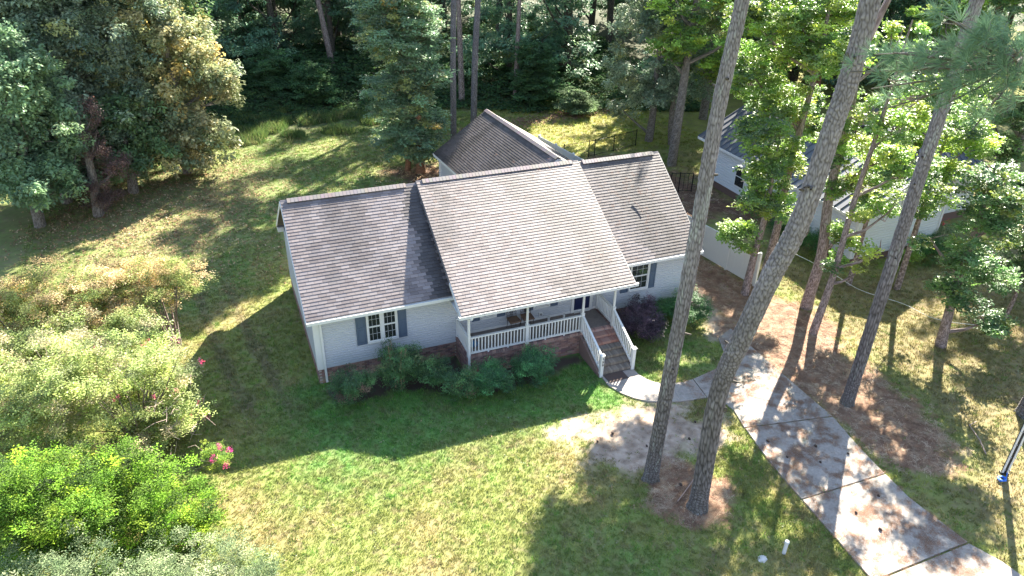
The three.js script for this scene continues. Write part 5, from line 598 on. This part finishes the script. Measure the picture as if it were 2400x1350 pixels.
/* ------------------------------------------------------------------ the shaded wood behind the lawn */
{
  const protos = []; const mk = (k) => { setSeed(200 + k); const h = [17, 20, 15, 22][k], lobes = []; for (let j = 0; j < 11; j++) { const t = j / 10; lobes.push([gauss() * 2.4, lerp(2.2, h, t), gauss() * 2.4, rr(2.0, 3.0) * (1 - 0.35 * t), rr(1.6, 2.3)]); } return tree('woodland_tree', 'dark leafy tree standing in the shaded wood behind the back lawn', 'tree', 'trees of the shaded wood', [0, 0], [[[0, -0.3, 0, 0.3], [0.3 * gauss(), h * 0.4, 0.2, 0.24], [0.2, h, 0, 0.06]]], lobes, { pal: GREEN.dark, size: 1.9, leaf: 1.0, density: 0.8, per: 12, gap: 0.40, seed: 210 + k, bark: 'dark', geo: G.wood, twigs: 1000, mat: woodLeaf, inst: true }); };
  for (let k = 0; k < 4; k++) protos.push(mk(k));
  const spots = []; setSeed(300);
  // front edge of the wood, then rows behind it
  const front = [[-12, -36], [-8.5, -39], [-4.5, -42.5], [-0.5, -44.5], [4, -44], [8.5, -44.5], [12, -41], [22, -36.5], [26.5, -34.5], [30.5, -31], [35.5, -29.5], [40.5, -27], [46, -24], [52, -20], [58, -14]];
  for (const p of front) spots.push(p); for (let r = 1; r < 6; r++) for (const [x, z] of front) { if (rnd() < 0.12) continue; spots.push([x - r * 2.2 * 0.4 + gauss() * 1.4 + (r % 2) * 2.2, z - r * 5.6 + gauss() * 1.2]); } for (let k = 0; k < 12; k++) spots.push([-16 - rnd() * 10, -34 - rnd() * 44]); for (let k = 0; k < 18; k++) spots.push([50 + rnd() * 40, -50 + rnd() * 34]);
  const lit = [[6, -31], [21, -24.5]]; const open = spots.filter(([x, z]) => !lit.some(([a, c]) => { const s = ((x - a) * 1.2 - (z - c) * 1.155) / (1.2 * 1.2 + 1.155 * 1.155); if (s < 0 || s > 19) return false; return Math.hypot(x - a - 1.2 * s, z - c + 1.155 * s) < 2.2; }));
  open.forEach(([x, z], i) => { const k = i % 4; let o; if (i < 4) o = protos[k]; else { o = protos[k].clone(); o.name = numbered('woodland_tree'); scene.add(o); } o.position.set(x, gy(x, z) - 0.1, z); o.rotation.y = rnd() * 6.28; const s = rr(0.85, 1.2); o.scale.set(s, s * rr(0.9, 1.1), s); });
  const tr = (label, pts, bark) => { const t = thing('bare_tree', label, 'tree', [pts[0][0], 0, pts[0][2]], 0, 'bare trunks at the wood edge'); mesh('trunk', smoothTube(pts.map((p) => [p[0] - pts[0][0], p[1], p[2] - pts[0][2], p[3]]), 14, 0.4), barkMats[bark], t); const top = pts[pts.length - 1]; setSeed(top[0] * 10); const lo = []; for (let k = 0; k < 4; k++) lo.push([top[0] - pts[0][0] + gauss() * 1.6, top[1] - 1 + k * 1.2, top[2] - pts[0][2] + gauss() * 1.6, 2.0, 1.5]); instanced('crown', G.wood, leafMat, leafList(lo, { pal: GREEN.dark, size: 1.8, density: 0.8 }).L, t, 'stuff'); };
  tr('bare trunk in the wood seen between the twin pine trunks', [[16.24, -0.2, -32.09, 0.25], [16.15, 4.75, -32.12, 0.2], [16, 14, -32.2, 0.1]], 'pinky'); tr('slim straight trunk in the wood to the right of the twin pines', [[20.42, -0.2, -31.33, 0.2], [20.59, 7.76, -31.26, 0.15], [20.8, 15, -31.2, 0.08]], 'pinky'); tr('leaning bare trunk in the dark wood above the kudzu', [[8.0, 0.3, -41.0, 0.28], [7.4, 5.36, -41.1, 0.22], [6.4, 14, -41.3, 0.1]], 'pinky');
  // kudzu over the wood's edge, its mounds, tall grass, all leaves
  setSeed(310); const K = []; for (let k = 0; k < 15000; k++) { const x = rr(-7, 34), z = rr(-50, -24); const edge = z + 0.10 * (x - 6) + 31.2 + 3.0 * (fbm(x * 0.25, 4) - 0.5) - (x > 11 ? 0.42 * (x - 11) : 0); if (edge > 0) continue; const h = 0.25 + 1.6 * sstep(0, -7, edge) * fbm(x * 0.35, z * 0.35, 3); const y = gy(x, z) + h * Math.sqrt(rnd()); const v = rr(0.7, 1.3), c = pick([[0.045, 0.10, 0.03, 4], [0.06, 0.13, 0.035, 3], [0.10, 0.16, 0.04, 1]]); K.push({ p: new THREE.Vector3(x, y, z), q: randQ(0.4), s: rr(1.2, 2.2), c: [c[0] * v, c[1] * v, c[2] * v] }); }
  tag(instanced('kudzu', G.big, leafMat, K, scene), 'dark green creeper carpeting the ground along the wood edge', 'creeper', null, 'stuff');
  const mound = (x, z, r, h, label, seed, pal) => tree('kudzu_mound', label, 'shrub', 'creeper covered mounds at the wood edge', [x, z], [], [[x, h * 0.45, z, r, h * 0.55], [x + r * 0.3, h * 0.25, z + r * 0.3, r * 0.9, h * 0.3]], { pal: pal || [[0.045, 0.095, 0.035, 4], [0.06, 0.12, 0.04, 3]], size: 1.1, density: 1.7, gap: 0.05, geo: G.big, seed, flat: 0.4 });
  mound(2.5, -37.5, 2.0, 4.4, 'tall creeper covered mound against the dark wood left of the leaning trunk', 321); mound(5.2, -35.2, 1.9, 3.6, 'round creeper covered mound behind the tall grass strip', 322); mound(21.6, -30.4, 1.9, 5.6, 'creeper clad tree stump column right of the slim straight trunk', 323); mound(23.6, -27.4, 1.4, 1.9, 'pale leafy low mound by the leaf strewn edge of the back lawn', 324, [[0.11, 0.16, 0.07, 3], [0.07, 0.11, 0.05, 3]]);
}
/* ------------------------------------------------------------------ shrubs */
const dome = (x, z, h, r, n, seed) => { setSeed(seed); const l = [[x, h * 0.45, z, r, h * 0.5]]; for (let k = 0; k < n; k++) { const a = k / n * 6.28 + rnd(); l.push([x + Math.cos(a) * r * 0.55, h * rr(0.35, 0.75), z + Math.sin(a) * r * 0.55, r * 0.5, h * 0.25]); } return l; };
const shrub = (label, x, z, h, r, seed, o = {}) => tree('foundation_shrub', label, 'shrub', 'shrubs along the front of the house', [x, z], [], dome(x, z, h, r, 6, seed), { pal: GREEN.holly, size: 0.55, density: 1.0, gap: 0.24, per: 13, seed, geo: G.holly, leaf: 1.9, vary: 1, mat: woodLeaf, flat: 0.7, minY: 0.05, ...o });
shrub('dark shrub with brown tips at the house corner below the double window', 0.85, 1.45, 1.55, 0.78, 401, { pal: [...GREEN.holly, [0.12, 0.075, 0.05, 0.9]] });
{ const t = shrub('tallest ragged shrub with bare twigs in front of the double window', 2.7, 1.2, 2.15, 0.88, 402); const b = new MB(); setSeed(9); for (let k = 0; k < 7; k++) { const a = rnd() * 6.28, x = Math.cos(a) * 0.2, z = Math.sin(a) * 0.2; b.tube([[x, 0, z, 0.025], [x * 1.4, 1.0, z * 1.4, 0.018], [x * 2 + gauss() * 0.1, 1.8 + rnd() * 0.35, z * 2 + 0.1, 0.008]], 5); } const g = b.geo(); g.deleteAttribute('color'); mesh('stem', g, M(0.25, 0.17, 0.11, 0.9), t); }
shrub('dark shrub between the ragged one and the porch corner', 3.85, 1.7, 1.6, 0.7, 403); shrub('low twiggy shrub in front of the porch corner post', 4.65, 2.45, 1.35, 0.66, 404, { pal: [...GREEN.holly, [0.14, 0.1, 0.05, 0.6]] });
shrub('smaller of the two round shrubs below the porch railing', 5.85, 2.75, 1.55, 0.74, 405, { pal: [[0.04, 0.125, 0.042, 5], [0.06, 0.165, 0.05, 3], [0.026, 0.08, 0.03, 2]] }); shrub('larger of the two round shrubs below the porch railing', 7.55, 2.65, 1.7, 0.86, 406, { pal: [[0.04, 0.125, 0.042, 5], [0.06, 0.165, 0.05, 3], [0.026, 0.08, 0.03, 2]] });
shrub('dark purple leaved shrub to the right of the porch steps', 12.9, 1.4, 1.8, 1.05, 407, { pal: GREEN.purple }); shrub('bright green holly at the right house corner behind the slender pine', 15.3, 1.35, 1.75, 0.9, 408, { pal: GREEN.hollyG }); shrub('small green holly between the purple shrub and the corner holly', 14.6, 0.75, 1.35, 0.62, 409, { pal: GREEN.hollyG });
const nshrub = (label, x, z, h, r, seed, o = {}) => tree('neighbor_shrub', label, 'shrub', 'clipped shrubs beside the neighbour house', [x, z], [], dome(x, z, h, r, 5, seed), { pal: GREEN.hollyG, size: 0.7, density: 1.1, gap: 0.1, seed, geo: G.holly, leaf: 1.5, flat: 0.7, minY: 0.05, ...o });
nshrub('dark shrub in the shade of the neighbour house wall', 24.9, -2.2, 1.6, 0.9, 421); nshrub('second shrub along the neighbour side wall', 25.0, -4.4, 1.5, 0.9, 422); nshrub('round clipped shrub at the neighbour front corner', 30.4, 0.2, 1.35, 1.0, 423); nshrub('small pale green shrub in front of the neighbour wall', 28.9, 0.3, 0.95, 0.55, 424, { pal: GREEN.sweet });
{ const t = nshrub('rose bush with red flowers beside the neighbour front wall', 32.0, -0.9, 1.3, 0.8, 425, { pal: GREEN.pale }); setSeed(5); const F = []; for (let k = 0; k < 26; k++) { const a = rnd() * 6.28; F.push({ p: new THREE.Vector3(Math.cos(a) * 0.7 * rnd(), rr(0.7, 1.5), Math.sin(a) * 0.7 * rnd()), q: randQ(0.7), s: rr(0.9, 1.5), c: [0.55, 0.02, 0.04] }); } solid('blossom', G.panicle, dryMat, F, t); }
/* ------------------------------------------------------------------ crepe myrtles and overgrown shrubs at the left */
const stems = (x, z, n, h, spread, seed) => { setSeed(seed); const r = []; for (let k = 0; k < n; k++) { const a = k / n * 6.28 + rnd() * 0.6, s = spread * rr(0.5, 1); r.push([[x + Math.cos(a) * 0.15, -0.1, z + Math.sin(a) * 0.15, 0.05], [x + Math.cos(a) * s * 0.4, h * 0.4, z + Math.sin(a) * s * 0.4, 0.038], [x + Math.cos(a) * s, h, z + Math.sin(a) * s, 0.012]]); } return r; };
function flowers(t, list, geo, mat, size) { solid('blossom', geo, mat, list.map(([x, y, z, c]) => ({ p: new THREE.Vector3(x - t.position.x, y - t.position.y, z - t.position.z), q: randQ(0.6), s: size * rr(0.8, 1.3), c })), t); }
const PINK = [0.62, 0.05, 0.22];
tree('crepe_myrtle', 'multi stemmed crepe myrtle with tan seed heads nearest the side lawn', 'tree', null, [-5.15, -4.59], stems(-5.15, -4.59, 9, 3.2, 1.1, 1), [[-6.22, 3.3, -4.44, 1.3, 0.7], [-4.76, 3.1, -4.63, 0.95, 0.65], [-7.2, 3.7, -4.16, 1.2, 0.7], [-4.6, 2.3, -4.64, 0.7, 0.5], [-5.92, 2.7, -4.49, 1.3, 0.6], [-4.0, 2.9, -4.9, 0.6, 0.35], [-5.6, 3.6, -5.2, 1.2, 0.6], [-6.9, 2.6, -3.6, 1.1, 0.6]], { pal: GREEN.crepe, size: 0.8, density: 1.6, gap: 0.22, geo: G.small, leaf: 1.45, vary: 1, seed: 501, bark: 'pinky', seg: 7, stem: 'stem', limb: 0.05, twigs: 1 });
tree('crepe_myrtle', 'spreading tan crepe myrtle at the left edge of the side lawn', 'tree', null, [-9.6, -3.6], stems(-9.6, -3.6, 8, 3.6, 1.4, 2), [[-9.25, 4.0, -3.79, 1.5, 0.75], [-8.3, 3.2, -3.92, 1.4, 0.75], [-10.1, 3.3, -3.62, 1.4, 0.7], [-7.5, 2.5, -4.07, 1.0, 0.6], [-10.8, 4.0, -3.4, 1.2, 0.7], [-8.8, 2.4, -3.0, 1.4, 0.7], [-10.5, 2.4, -2.8, 1.4, 0.8], [-7.6, 3.4, -3.6, 1.1, 0.6], [-9.4, 1.5, -2.6, 1.5, 0.9], [-7.6, 1.6, -2.8, 1.2, 0.8]], { pal: GREEN.crepe, size: 0.8, density: 1.6, gap: 0.22, geo: G.small, leaf: 1.45, vary: 1, seed: 502, bark: 'pinky', seg: 7, stem: 'stem', limb: 0.05, twigs: 1 });
{ const t = tree('flowering_shrub', 'large overgrown shrub with pink blossoms and bare twigs at the left', 'shrub', null, [-6.8, 1.27], stems(-6.4, 1.2, 14, 3.0, 1.9, 3), [[-8.0, 3.7, 1.57, 1.8, 0.9], [-6.22, 3.4, 1.16, 1.7, 0.8], [-5.1, 2.7, 1.04, 1.1, 0.8], [-5.87, 1.6, 1.12, 1.5, 0.9], [-7.57, 2.2, 1.45, 1.7, 0.9], [-5.03, 0.6, 1.05, 0.9, 0.6], [-8.91, 3.1, 1.9, 1.3, 0.8], [-4.5, 3.3, 1.04, 0.6, 0.45], [-9.8, 2.6, 1.6, 1.2, 0.9], [-10.6, 3.4, 0.4, 1.5, 1.0], [-9.6, 3.0, -0.4, 1.5, 1.0], [-7.8, 2.8, -1.2, 1.5, 0.9], [-6.0, 2.4, -0.8, 1.3, 0.8], [-8.6, 1.6, 3.0, 1.6, 0.8], [-6.4, 1.0, 2.6, 1.4, 0.7], [-5.3, 2.0, 0.2, 1.1, 0.8], [-4.9, 1.4, 1.9, 0.8, 0.6], [-10.4, 3.2, -1.0, 1.4, 0.9], [-7.0, 3.4, -0.3, 1.4, 0.8], [-8.8, 2.8, -1.9, 1.5, 0.8], [-6.6, 2.5, -2.2, 1.3, 0.7], [-10.6, 2.8, -2.2, 1.4, 0.8]], { pal: GREEN.over, size: 0.8, density: 1.25, gap: 0.22, geo: G.small, leaf: 1.55, vary: 1, mat: woodLeaf, seed: 503, bark: 'pinky', seg: 6, stem: 'stem', limb: 0.05, twigs: 1 });
  setSeed(77); const F = []; for (const [x, y, z] of [[-4.55, 3.75, 1.0], [-5.4, 3.9, 1.2], [-4.9, 2.4, 1.9], [-5.5, 2.5, 2.2], [-4.3, 1.6, 1.6], [-4.6, 1.4, 2.0], [-6.4, 2.8, 2.3], [-3.95, 2.9, 1.3], [-4.1, 0.9, 1.8], [-7.1, 4.2, 1.3]]) for (let k = 0; k < 4; k++) F.push([x + gauss() * 0.16, y + gauss() * 0.12, z + gauss() * 0.16, PINK.map((v) => v * rr(0.7, 1.3))]); flowers(t, F, G.panicle, dryMat, 0.85);
  { const bt = new MB(); setSeed(88); for (let k = 0; k < 60; k++) { const x = rr(1.2, 2.6), z = rr(-0.6, 1.6), y = rr(0.3, 2.2), a = rnd() * 6.28, l = rr(0.3, 0.8); bt.tube([[x, y, z, 0.012], [x + Math.cos(a) * l * 0.5, y + rr(0, 0.25), z + Math.sin(a) * l * 0.5, 0.009], [x + Math.cos(a) * l, y + rr(-0.1, 0.45), z + Math.sin(a) * l, 0.005]], 4); } const g = bt.geo(); g.deleteAttribute('color'); mesh('bare_twigs', g, M(0.42, 0.31, 0.26, 0.9), t, 'stuff'); }; }
{ const t = tree('crepe_sprout', 'arching sprig with bright pink blossoms reaching over the shaded lawn', 'shrub', null, [-4.6, 3.2], [[[-4.8, -0.1, 3.1, 0.02], [-4.3, 0.7, 3.2, 0.014], [-3.8, 0.85, 3.4, 0.008]], [[-4.8, -0.1, 3.1, 0.02], [-4.2, 0.4, 3.5, 0.014], [-3.7, 0.45, 3.8, 0.008]]], [[-4.2, 0.65, 3.3, 0.5, 0.3], [-3.8, 0.55, 3.6, 0.35, 0.25]], { pal: GREEN.sweet, size: 0.5, density: 0.8, geo: G.small, leaf: 1.4, seed: 504, seg: 6, stem: 'stem', limb: 0.02, gap: 0.2 }); setSeed(78); const F = []; for (const [x, y, z] of [[-3.55, 0.85, 3.6], [-3.85, 0.95, 3.4], [-4.1, 0.8, 3.7], [-3.7, 0.6, 3.95]]) for (let k = 0; k < 7; k++) F.push([x + gauss() * 0.09, y + gauss() * 0.07, z + gauss() * 0.09, PINK.map((v) => v * rr(0.8, 1.4))]); flowers(t, F, G.panicle, dryMat, 1.0); }
tree('bright_shrub', 'glowing yellow green rounded shrub at the lower left', 'shrub', null, [-6.66, 5.94], [], [[-7.75, 3.0, 6.27, 1.7, 0.95], [-5.97, 1.7, 5.8, 1.6, 0.85], [-5.05, 0.8, 5.69, 1.2, 0.7], [-8.3, 3.7, 6.41, 1.1, 0.7], [-7.43, 1.6, 6.16, 1.9, 0.8], [-6.3, 2.5, 5.86, 1.3, 0.75], [-9, 2.6, 6.2, 1.4, 1.0], [-5.6, 0.6, 6.2, 1.2, 0.6], [-8.6, 1.2, 6.3, 1.3, 0.8]], { pal: GREEN.lime, size: 0.7, density: 1.35, gap: 0.16, geo: G.small, leaf: 1.7, vary: 1, seed: 505, flat: 0.6, twigs: 2 });
tree('pale_shrub', 'pale grey green feathery shrub nearest to the viewer', 'shrub', null, [-6.28, 8.36], [], [[-7.68, 2.5, 8.86, 1.7, 0.7], [-5.94, 1.3, 8.28, 1.6, 0.7], [-4.26, 0.7, 8.1, 1.2, 0.6], [-3.38, 0.35, 8.15, 1.0, 0.45], [-6.6, 1.6, 9.4, 1.5, 0.7], [-4.8, 0.6, 9.0, 1.4, 0.6], [-8.4, 1.6, 9.2, 1.4, 0.9]], { pal: GREEN.pale, size: 0.7, density: 1.2, gap: 0.24, geo: G.small, leaf: 1.3, seed: 506, flat: 0.6 });
/* ------------------------------------------------------------------ grass, pine straw, leaves */
{
  setSeed(601); const bladeGeo = (n, rad, h, w) => { const p = [], ix = []; for (let k = 0; k < n; k++) { const a = rnd() * 6.283, r = rad * Math.sqrt(rnd()), x = Math.cos(a) * r, z = Math.sin(a) * r, b = rnd() * 6.283, l = h * rr(0.5, 1.2), lean = rr(0.25, 1.0) * l, i = p.length / 3; p.push(x - Math.cos(b) * w, 0, z - Math.sin(b) * w, x + Math.cos(b) * w, 0, z + Math.sin(b) * w, x + Math.sin(b) * lean, l, z - Math.cos(b) * lean); ix.push(i, i + 1, i + 2); } const g = new THREE.BufferGeometry(); g.setAttribute('position', new THREE.Float32BufferAttribute(p, 3)); g.setIndex(ix); g.computeVertexNormals(); return g; };
  const tuft = bladeGeo(20, 0.10, 0.065, 0.009), house2 = (x, z) => x > -0.05 && x < 15.9 && z < 0.05 && z > -7.8 || x > 5.2 && x < 11.65 && z < 1.55 && z > -1 || x > 10.05 && x < 11.65 && z < 3.3 && z > 0 || x > 9.9 && x < 16.3 && z > -17.4 && z < -10.6 || x > 25.7 && x < 31.9 && z < -0.6 && z > -13 || x > 31 && x < 37.3 && z < -2.5 && z > -10.5;
  const inSlab = (x, z) => SLABS.some((P) => inPoly(P, x, z)) || sdPoly([[10.16, 3.29], [10.14, 3.89], [10.38, 4.5], [11.1, 5.28], [12.25, 5.7], [13.3, 5.86], [13.44, 4.7], [12.45, 4.64], [11.75, 4.05], [11.6, 3.3]], x, z) < 0.02;
  const V = []; const vis = (x, z) => { const v = new THREE.Vector3(x, 0, z).project(camera); return v.x > -1.08 && v.x < 1.08 && v.y > -1.1 && v.y < 1.05; }; camera.aspect = 1024 / 576; camera.updateProjectionMatrix(); camera.updateMatrixWorld(true);
  const sow = (x0, x1, z0, z1, st, sc) => { for (let z = z0; z < z1; z += st) for (let x = x0; x < x1; x += st) { const px = x + (rnd() - 0.5) * st * 1.3, pz = z + (rnd() - 0.5) * st * 1.3; if (!vis(px, pz) || house2(px, pz) || inSlab(px, pz)) continue; const s = surf(px, pz), bare = Math.max(s.straw * 0.93, s.soil * 0.9, s.path, s.bed * 0.97, s.mag * 0.9, s.mulch * 0.9, s.litter * 0.45, s.wood); if (rnd() < bare) continue; const c = lawnCol(px, pz), v = rr(0.7, 1.35), w = rnd() < 0.12 ? 1.4 : (rnd() < 0.15 ? 0.6 : 1); V.push({ p: new THREE.Vector3(px, gy(px, pz), pz), q: randQ(0.25), s: sc * rr(0.65, 1.35) * (1 - 0.5 * bare), c: [c[0] * v * w, c[1] * v * (w > 1 ? 1.25 : 1), c[2] * v * w] }); } };
  sow(-11, 13.6, 0.05, 17, 0.135, 1.1); sow(-12, 0, -16, 0.05, 0.17, 1.2); sow(11.5, 17, -1, 17, 0.15, 1.1); sow(17, 34, -4, 17, 0.19, 1.25); sow(-12, 16, -33, -16, 0.25, 1.6); sow(14, 30, -30, -9, 0.3, 1.7);
  tag(instanced('grass', tuft, leafMat, V, scene), 'short yellow green lawn grass around the house', 'grass', null, 'stuff');
  const T = []; const tall = bladeGeo(26, 0.3, 0.42, 0.02); for (let k = 0; k < 9000 && T.length < 2600; k++) { const x = rr(-5, 12.5), z = -28.2 - 0.05 * x - Math.pow(rnd(), 1.3) * 5.5 + gauss() * 0.8; if (fbm(x * 0.7 + 5, z * 0.7, 3) < 0.47) continue; const c = pick([[0.11, 0.19, 0.05, 4], [0.20, 0.26, 0.07, 3], [0.26, 0.25, 0.11, 1.5], [0.08, 0.14, 0.05, 2]]), w = rr(0.7, 1.2); T.push({ p: new THREE.Vector3(x, gy(x, z), z), q: randQ(0.3), s: rr(0.4, 1.25), c: [c[0] * w, c[1] * w, c[2] * w] }); } tag(instanced('tall_grass', tall, leafMat, T, scene), 'unmown tall grass and weeds before the dark wood', 'grass', null, 'stuff');
  // pine straw
  const nd = (n, rad, l, w) => { const b = new MB(); for (let k = 0; k < n; k++) { const a = rnd() * 6.283, r = rad * Math.sqrt(rnd()), d = rnd() * 6.283, x = Math.cos(a) * r, z = Math.sin(a) * r, dx = Math.cos(d) * l / 2, dz = Math.sin(d) * l / 2, y = 0.004 + rnd() * 0.02, y2 = 0.004 + rnd() * 0.02; b.quad([x - dx - dz * w, y, z - dz + dx * w], [x + dx - dz * w, y2, z + dz + dx * w], [x + dx + dz * w, y2, z + dz - dx * w], [x - dx + dz * w, y, z - dz - dx * w]); } const g = b.geo(); g.deleteAttribute('color'); g.deleteAttribute('uv'); return g; };
  const straw = nd(14, 0.16, 0.16, 0.035), S = []; const strawC = () => { const v = rr(0.7, 1.25), c = pick([[0.29, 0.155, 0.095, 5], [0.40, 0.26, 0.165, 3.5], [0.18, 0.095, 0.06, 2.5], [0.52, 0.39, 0.27, 2.5]]); return [c[0] * v, c[1] * v, c[2] * v]; };
  for (const [x0, x1, z0, z1, st] of [[16, 22, -6.5, 13, 0.13], [8.4, 11.8, 7.9, 11.6, 0.10], [18, 25.6, -19, -5, 0.26]]) for (let z = z0; z < z1; z += st) for (let x = x0; x < x1; x += st) { const px = x + gauss() * st, pz = z + gauss() * st; if (house2(px, pz) || inSlab(px, pz)) continue; const s = surf(px, pz); const w = Math.max(s.straw, s.mulch); if (rnd() > w * 1.1 + (s.path + s.mag) * 0.12) continue; S.push({ p: new THREE.Vector3(px, gy(px, pz) + rr(0, 0.03), pz), q: randQ(0.2), s: rr(0.8, 1.3), c: strawC() }); }
  tag(instanced('pine_straw', straw, dryMat, S, scene), 'reddish brown pine straw bed along the driveway and under the pines', 'pine straw', null, 'stuff');
  const N = []; const dk = () => { const w = rr(0.7, 1.3); return [0.26 * w, 0.145 * w, 0.09 * w]; }; for (let k = 0; k < 60000 && N.length < 4600; k++) { const px = rr(12.9, 17.8), pz = rr(2.2, 18.5); if (!inSlab(px, pz)) continue; const wx = px + 0.5 * noise2(px * 2, pz * 2), wz = pz + 0.5 * noise2(px * 2 + 40, pz * 2), rg = 1 - Math.abs(fbm(wx * 1.5 + 3, wz * 1.5, 3) - 0.5) * 11; const far2 = sstep(9.5, 5.0, pz) * 0.2; if (rnd() > clamp(rg) * 0.8 + far2 * clamp(rg + 0.5) * 0.6 + 0.02 + 0.15 * sstep(0.5, 0.05, Math.min(px - 13, 0.6))) continue; N.push({ p: new THREE.Vector3(px, 0.058, pz), q: randQ(0.03), s: rr(0.55, 1.0), c: dk() }); }
  for (let k = 0; k < 900; k++) { const px = rr(7.5, 13), pz = rr(5, 9); const s = surf(px, pz); if (s.soil < 0.4) continue; N.push({ p: new THREE.Vector3(px, gy(px, pz) + 0.006, pz), q: randQ(0.05), s: rr(0.4, 0.9), c: strawC() }); }
  tag(instanced('fallen_needles', nd(8, 0.15, 0.13, 0.04), dryMat, N, scene), 'fallen reddish needles drifted in lines over the concrete', 'pine needles', null, 'stuff');
  const lf = sprayGeo(3, 0.16, 0.09, 0.065, 0.4, 0.1), F = []; for (let k = 0; k < 30000 && F.length < 9000; k++) { const px = rr(-13, 14), pz = rr(-30, -8); if (house2(px, pz)) continue; const s = surf(px, pz); if (rnd() > s.litter * 0.55 + s.mag * 0.9 + 0.10) continue; const c = pick([[0.38, 0.25, 0.12, 4], [0.28, 0.15, 0.07, 3], [0.46, 0.35, 0.20, 2], [0.2, 0.1, 0.06, 2]]), v = rr(0.7, 1.2); F.push({ p: new THREE.Vector3(px, gy(px, pz) + 0.05, pz), q: randQ(0.3), s: rr(0.7, 1.3), c: [c[0] * v, c[1] * v, c[2] * v] }); }
  for (let k = 0; k < 2600; k++) { const px = rr(14, 27), pz = rr(-31, -25); const e = Math.abs(pz + 26.3 + 0.12 * (px - 18) + gauss() * 0.5); if (e > 0.9) continue; F.push({ p: new THREE.Vector3(px, gy(px, pz) + 0.08, pz), q: randQ(0.4), s: rr(0.9, 1.6), c: [0.28 * rr(0.7, 1.2), 0.14, 0.10] }); }
  for (let k = 0; k < 700; k++) { const px = rr(-4, 28), pz = rr(3, 17); if (inSlab(px, pz) || house2(px, pz)) continue; F.push({ p: new THREE.Vector3(px, gy(px, pz) + 0.045, pz), q: randQ(0.3), s: rr(0.35, 0.7), c: [0.34 * rr(0.6, 1.2), 0.26, 0.15] }); }
  tag(instanced('fallen_leaves', lf, dryMat, F, scene), 'brown and tan fallen leaves scattered over the lawns', 'leaves', null, 'stuff');
  // cones on the drive and soil, twigs on the roof and by the pines
  const cone = new THREE.LatheGeometry([[0, -0.05], [0.022, -0.04], [0.034, -0.01], [0.03, 0.02], [0.016, 0.045], [0, 0.055]].map((p) => new THREE.Vector2(...p)), 9); const coneM = M(0.06, 0.04, 0.03, 0.95); let proto = null; setSeed(611);
  for (const [x, z] of [[9.0, 6.4], [9.8, 7.4], [10.2, 7.7], [11.4, 7.6], [12.1, 6.9], [8.3, 6.6], [14.0, 9.6], [14.9, 10.2], [15.3, 9.5], [13.9, 8.7], [14.6, 13.2], [15.6, 12.1], [14.4, 12.4], [16.1, 10.2], [10.6, 9.6], [9.9, 9.4]]) { let c; if (!proto) { c = proto = thing('pine_cone', 'dark fallen pine cone on the bare soil or concrete near the pines', 'pine cone', [0, 0, 0], 0, 'fallen pine cones'); mesh('cone_body', cone, coneM, c); } else { c = proto.clone(); c.name = numbered('pine_cone'); scene.add(c); } c.position.set(x, inSlab(x, z) ? 0.09 : 0.05, z); c.rotation.set(1.5, rnd() * 6, 0); c.scale.setScalar(rr(0.9, 1.5)); }
  const twig = (label, pts, r, m) => { const t = thing('twig', label, 'twig', pts[0]); new MB().tube(pts.map((p, k) => [p[0] - pts[0][0], p[1] - pts[0][1], p[2] - pts[0][2], r * (1 - 0.5 * k / pts.length)]), 6).build('twig_stem', m, t); return t; };
  const sl2 = (z) => H.He + (H.Hr - H.He) / (H.e - zr) * (H.e - z) + 0.06; const tm = M(0.34, 0.24, 0.2, 0.9), tm2 = M(0.30, 0.13, 0.07, 0.9); twig('pale bent twig lying on the right roof section', [[14.0, sl2(-1.9), -1.9], [14.12, sl2(-1.75), -1.75], [14.2, sl2(-1.5), -1.5], [14.2, sl2(-1.35), -1.35]], 0.014, tm);
  twig('fallen stick on the straw between the two nearest pines', [[9.4, 0.06, 10.0], [9.9, 0.09, 9.7], [10.5, 0.07, 9.3]], 0.02, tm); twig('curved dead branch on the grass beyond the striped pole', [[20.6, 0.08, 11.9], [21.0, 0.1, 11.3], [21.3, 0.12, 10.6], [21.8, 0.06, 10.5]], 0.025, tm);
  const RN = []; setSeed(621); const sm2 = (H.Hm - H.Hme) / (H.zm - zr); for (let k = 0; k < 260; k++) { const main = rnd() < 0.45, x = main ? rr(5.2, 12.0) : rr(12.5, 16), z = main ? rr(-4.6, 1.6) : rr(-3.6, 0.3), y = main ? H.Hme + sm2 * (H.zm - z) : sl2(z) - 0.06; const cl = fbm(x * 1.4, z * 1.4, 2); if (cl < 0.52 && rnd() < 0.8) continue; RN.push({ p: new THREE.Vector3(x, y + 0.035, z), q: new THREE.Quaternion().setFromEuler(EU.set(main ? 0.5 : 0.6, 0, 0, 'XYZ')).multiply(randQ(0.05)), s: rr(0.4, 0.9), c: [0.36, 0.17, 0.10] }); }
  tag(instanced('roof_needles', nd(4, 0.1, 0.16, 0.035), dryMat, RN, scene), 'loose reddish pine needles lying on the shingles', 'pine needles', null, 'stuff');
}

renderer.render(scene, camera);
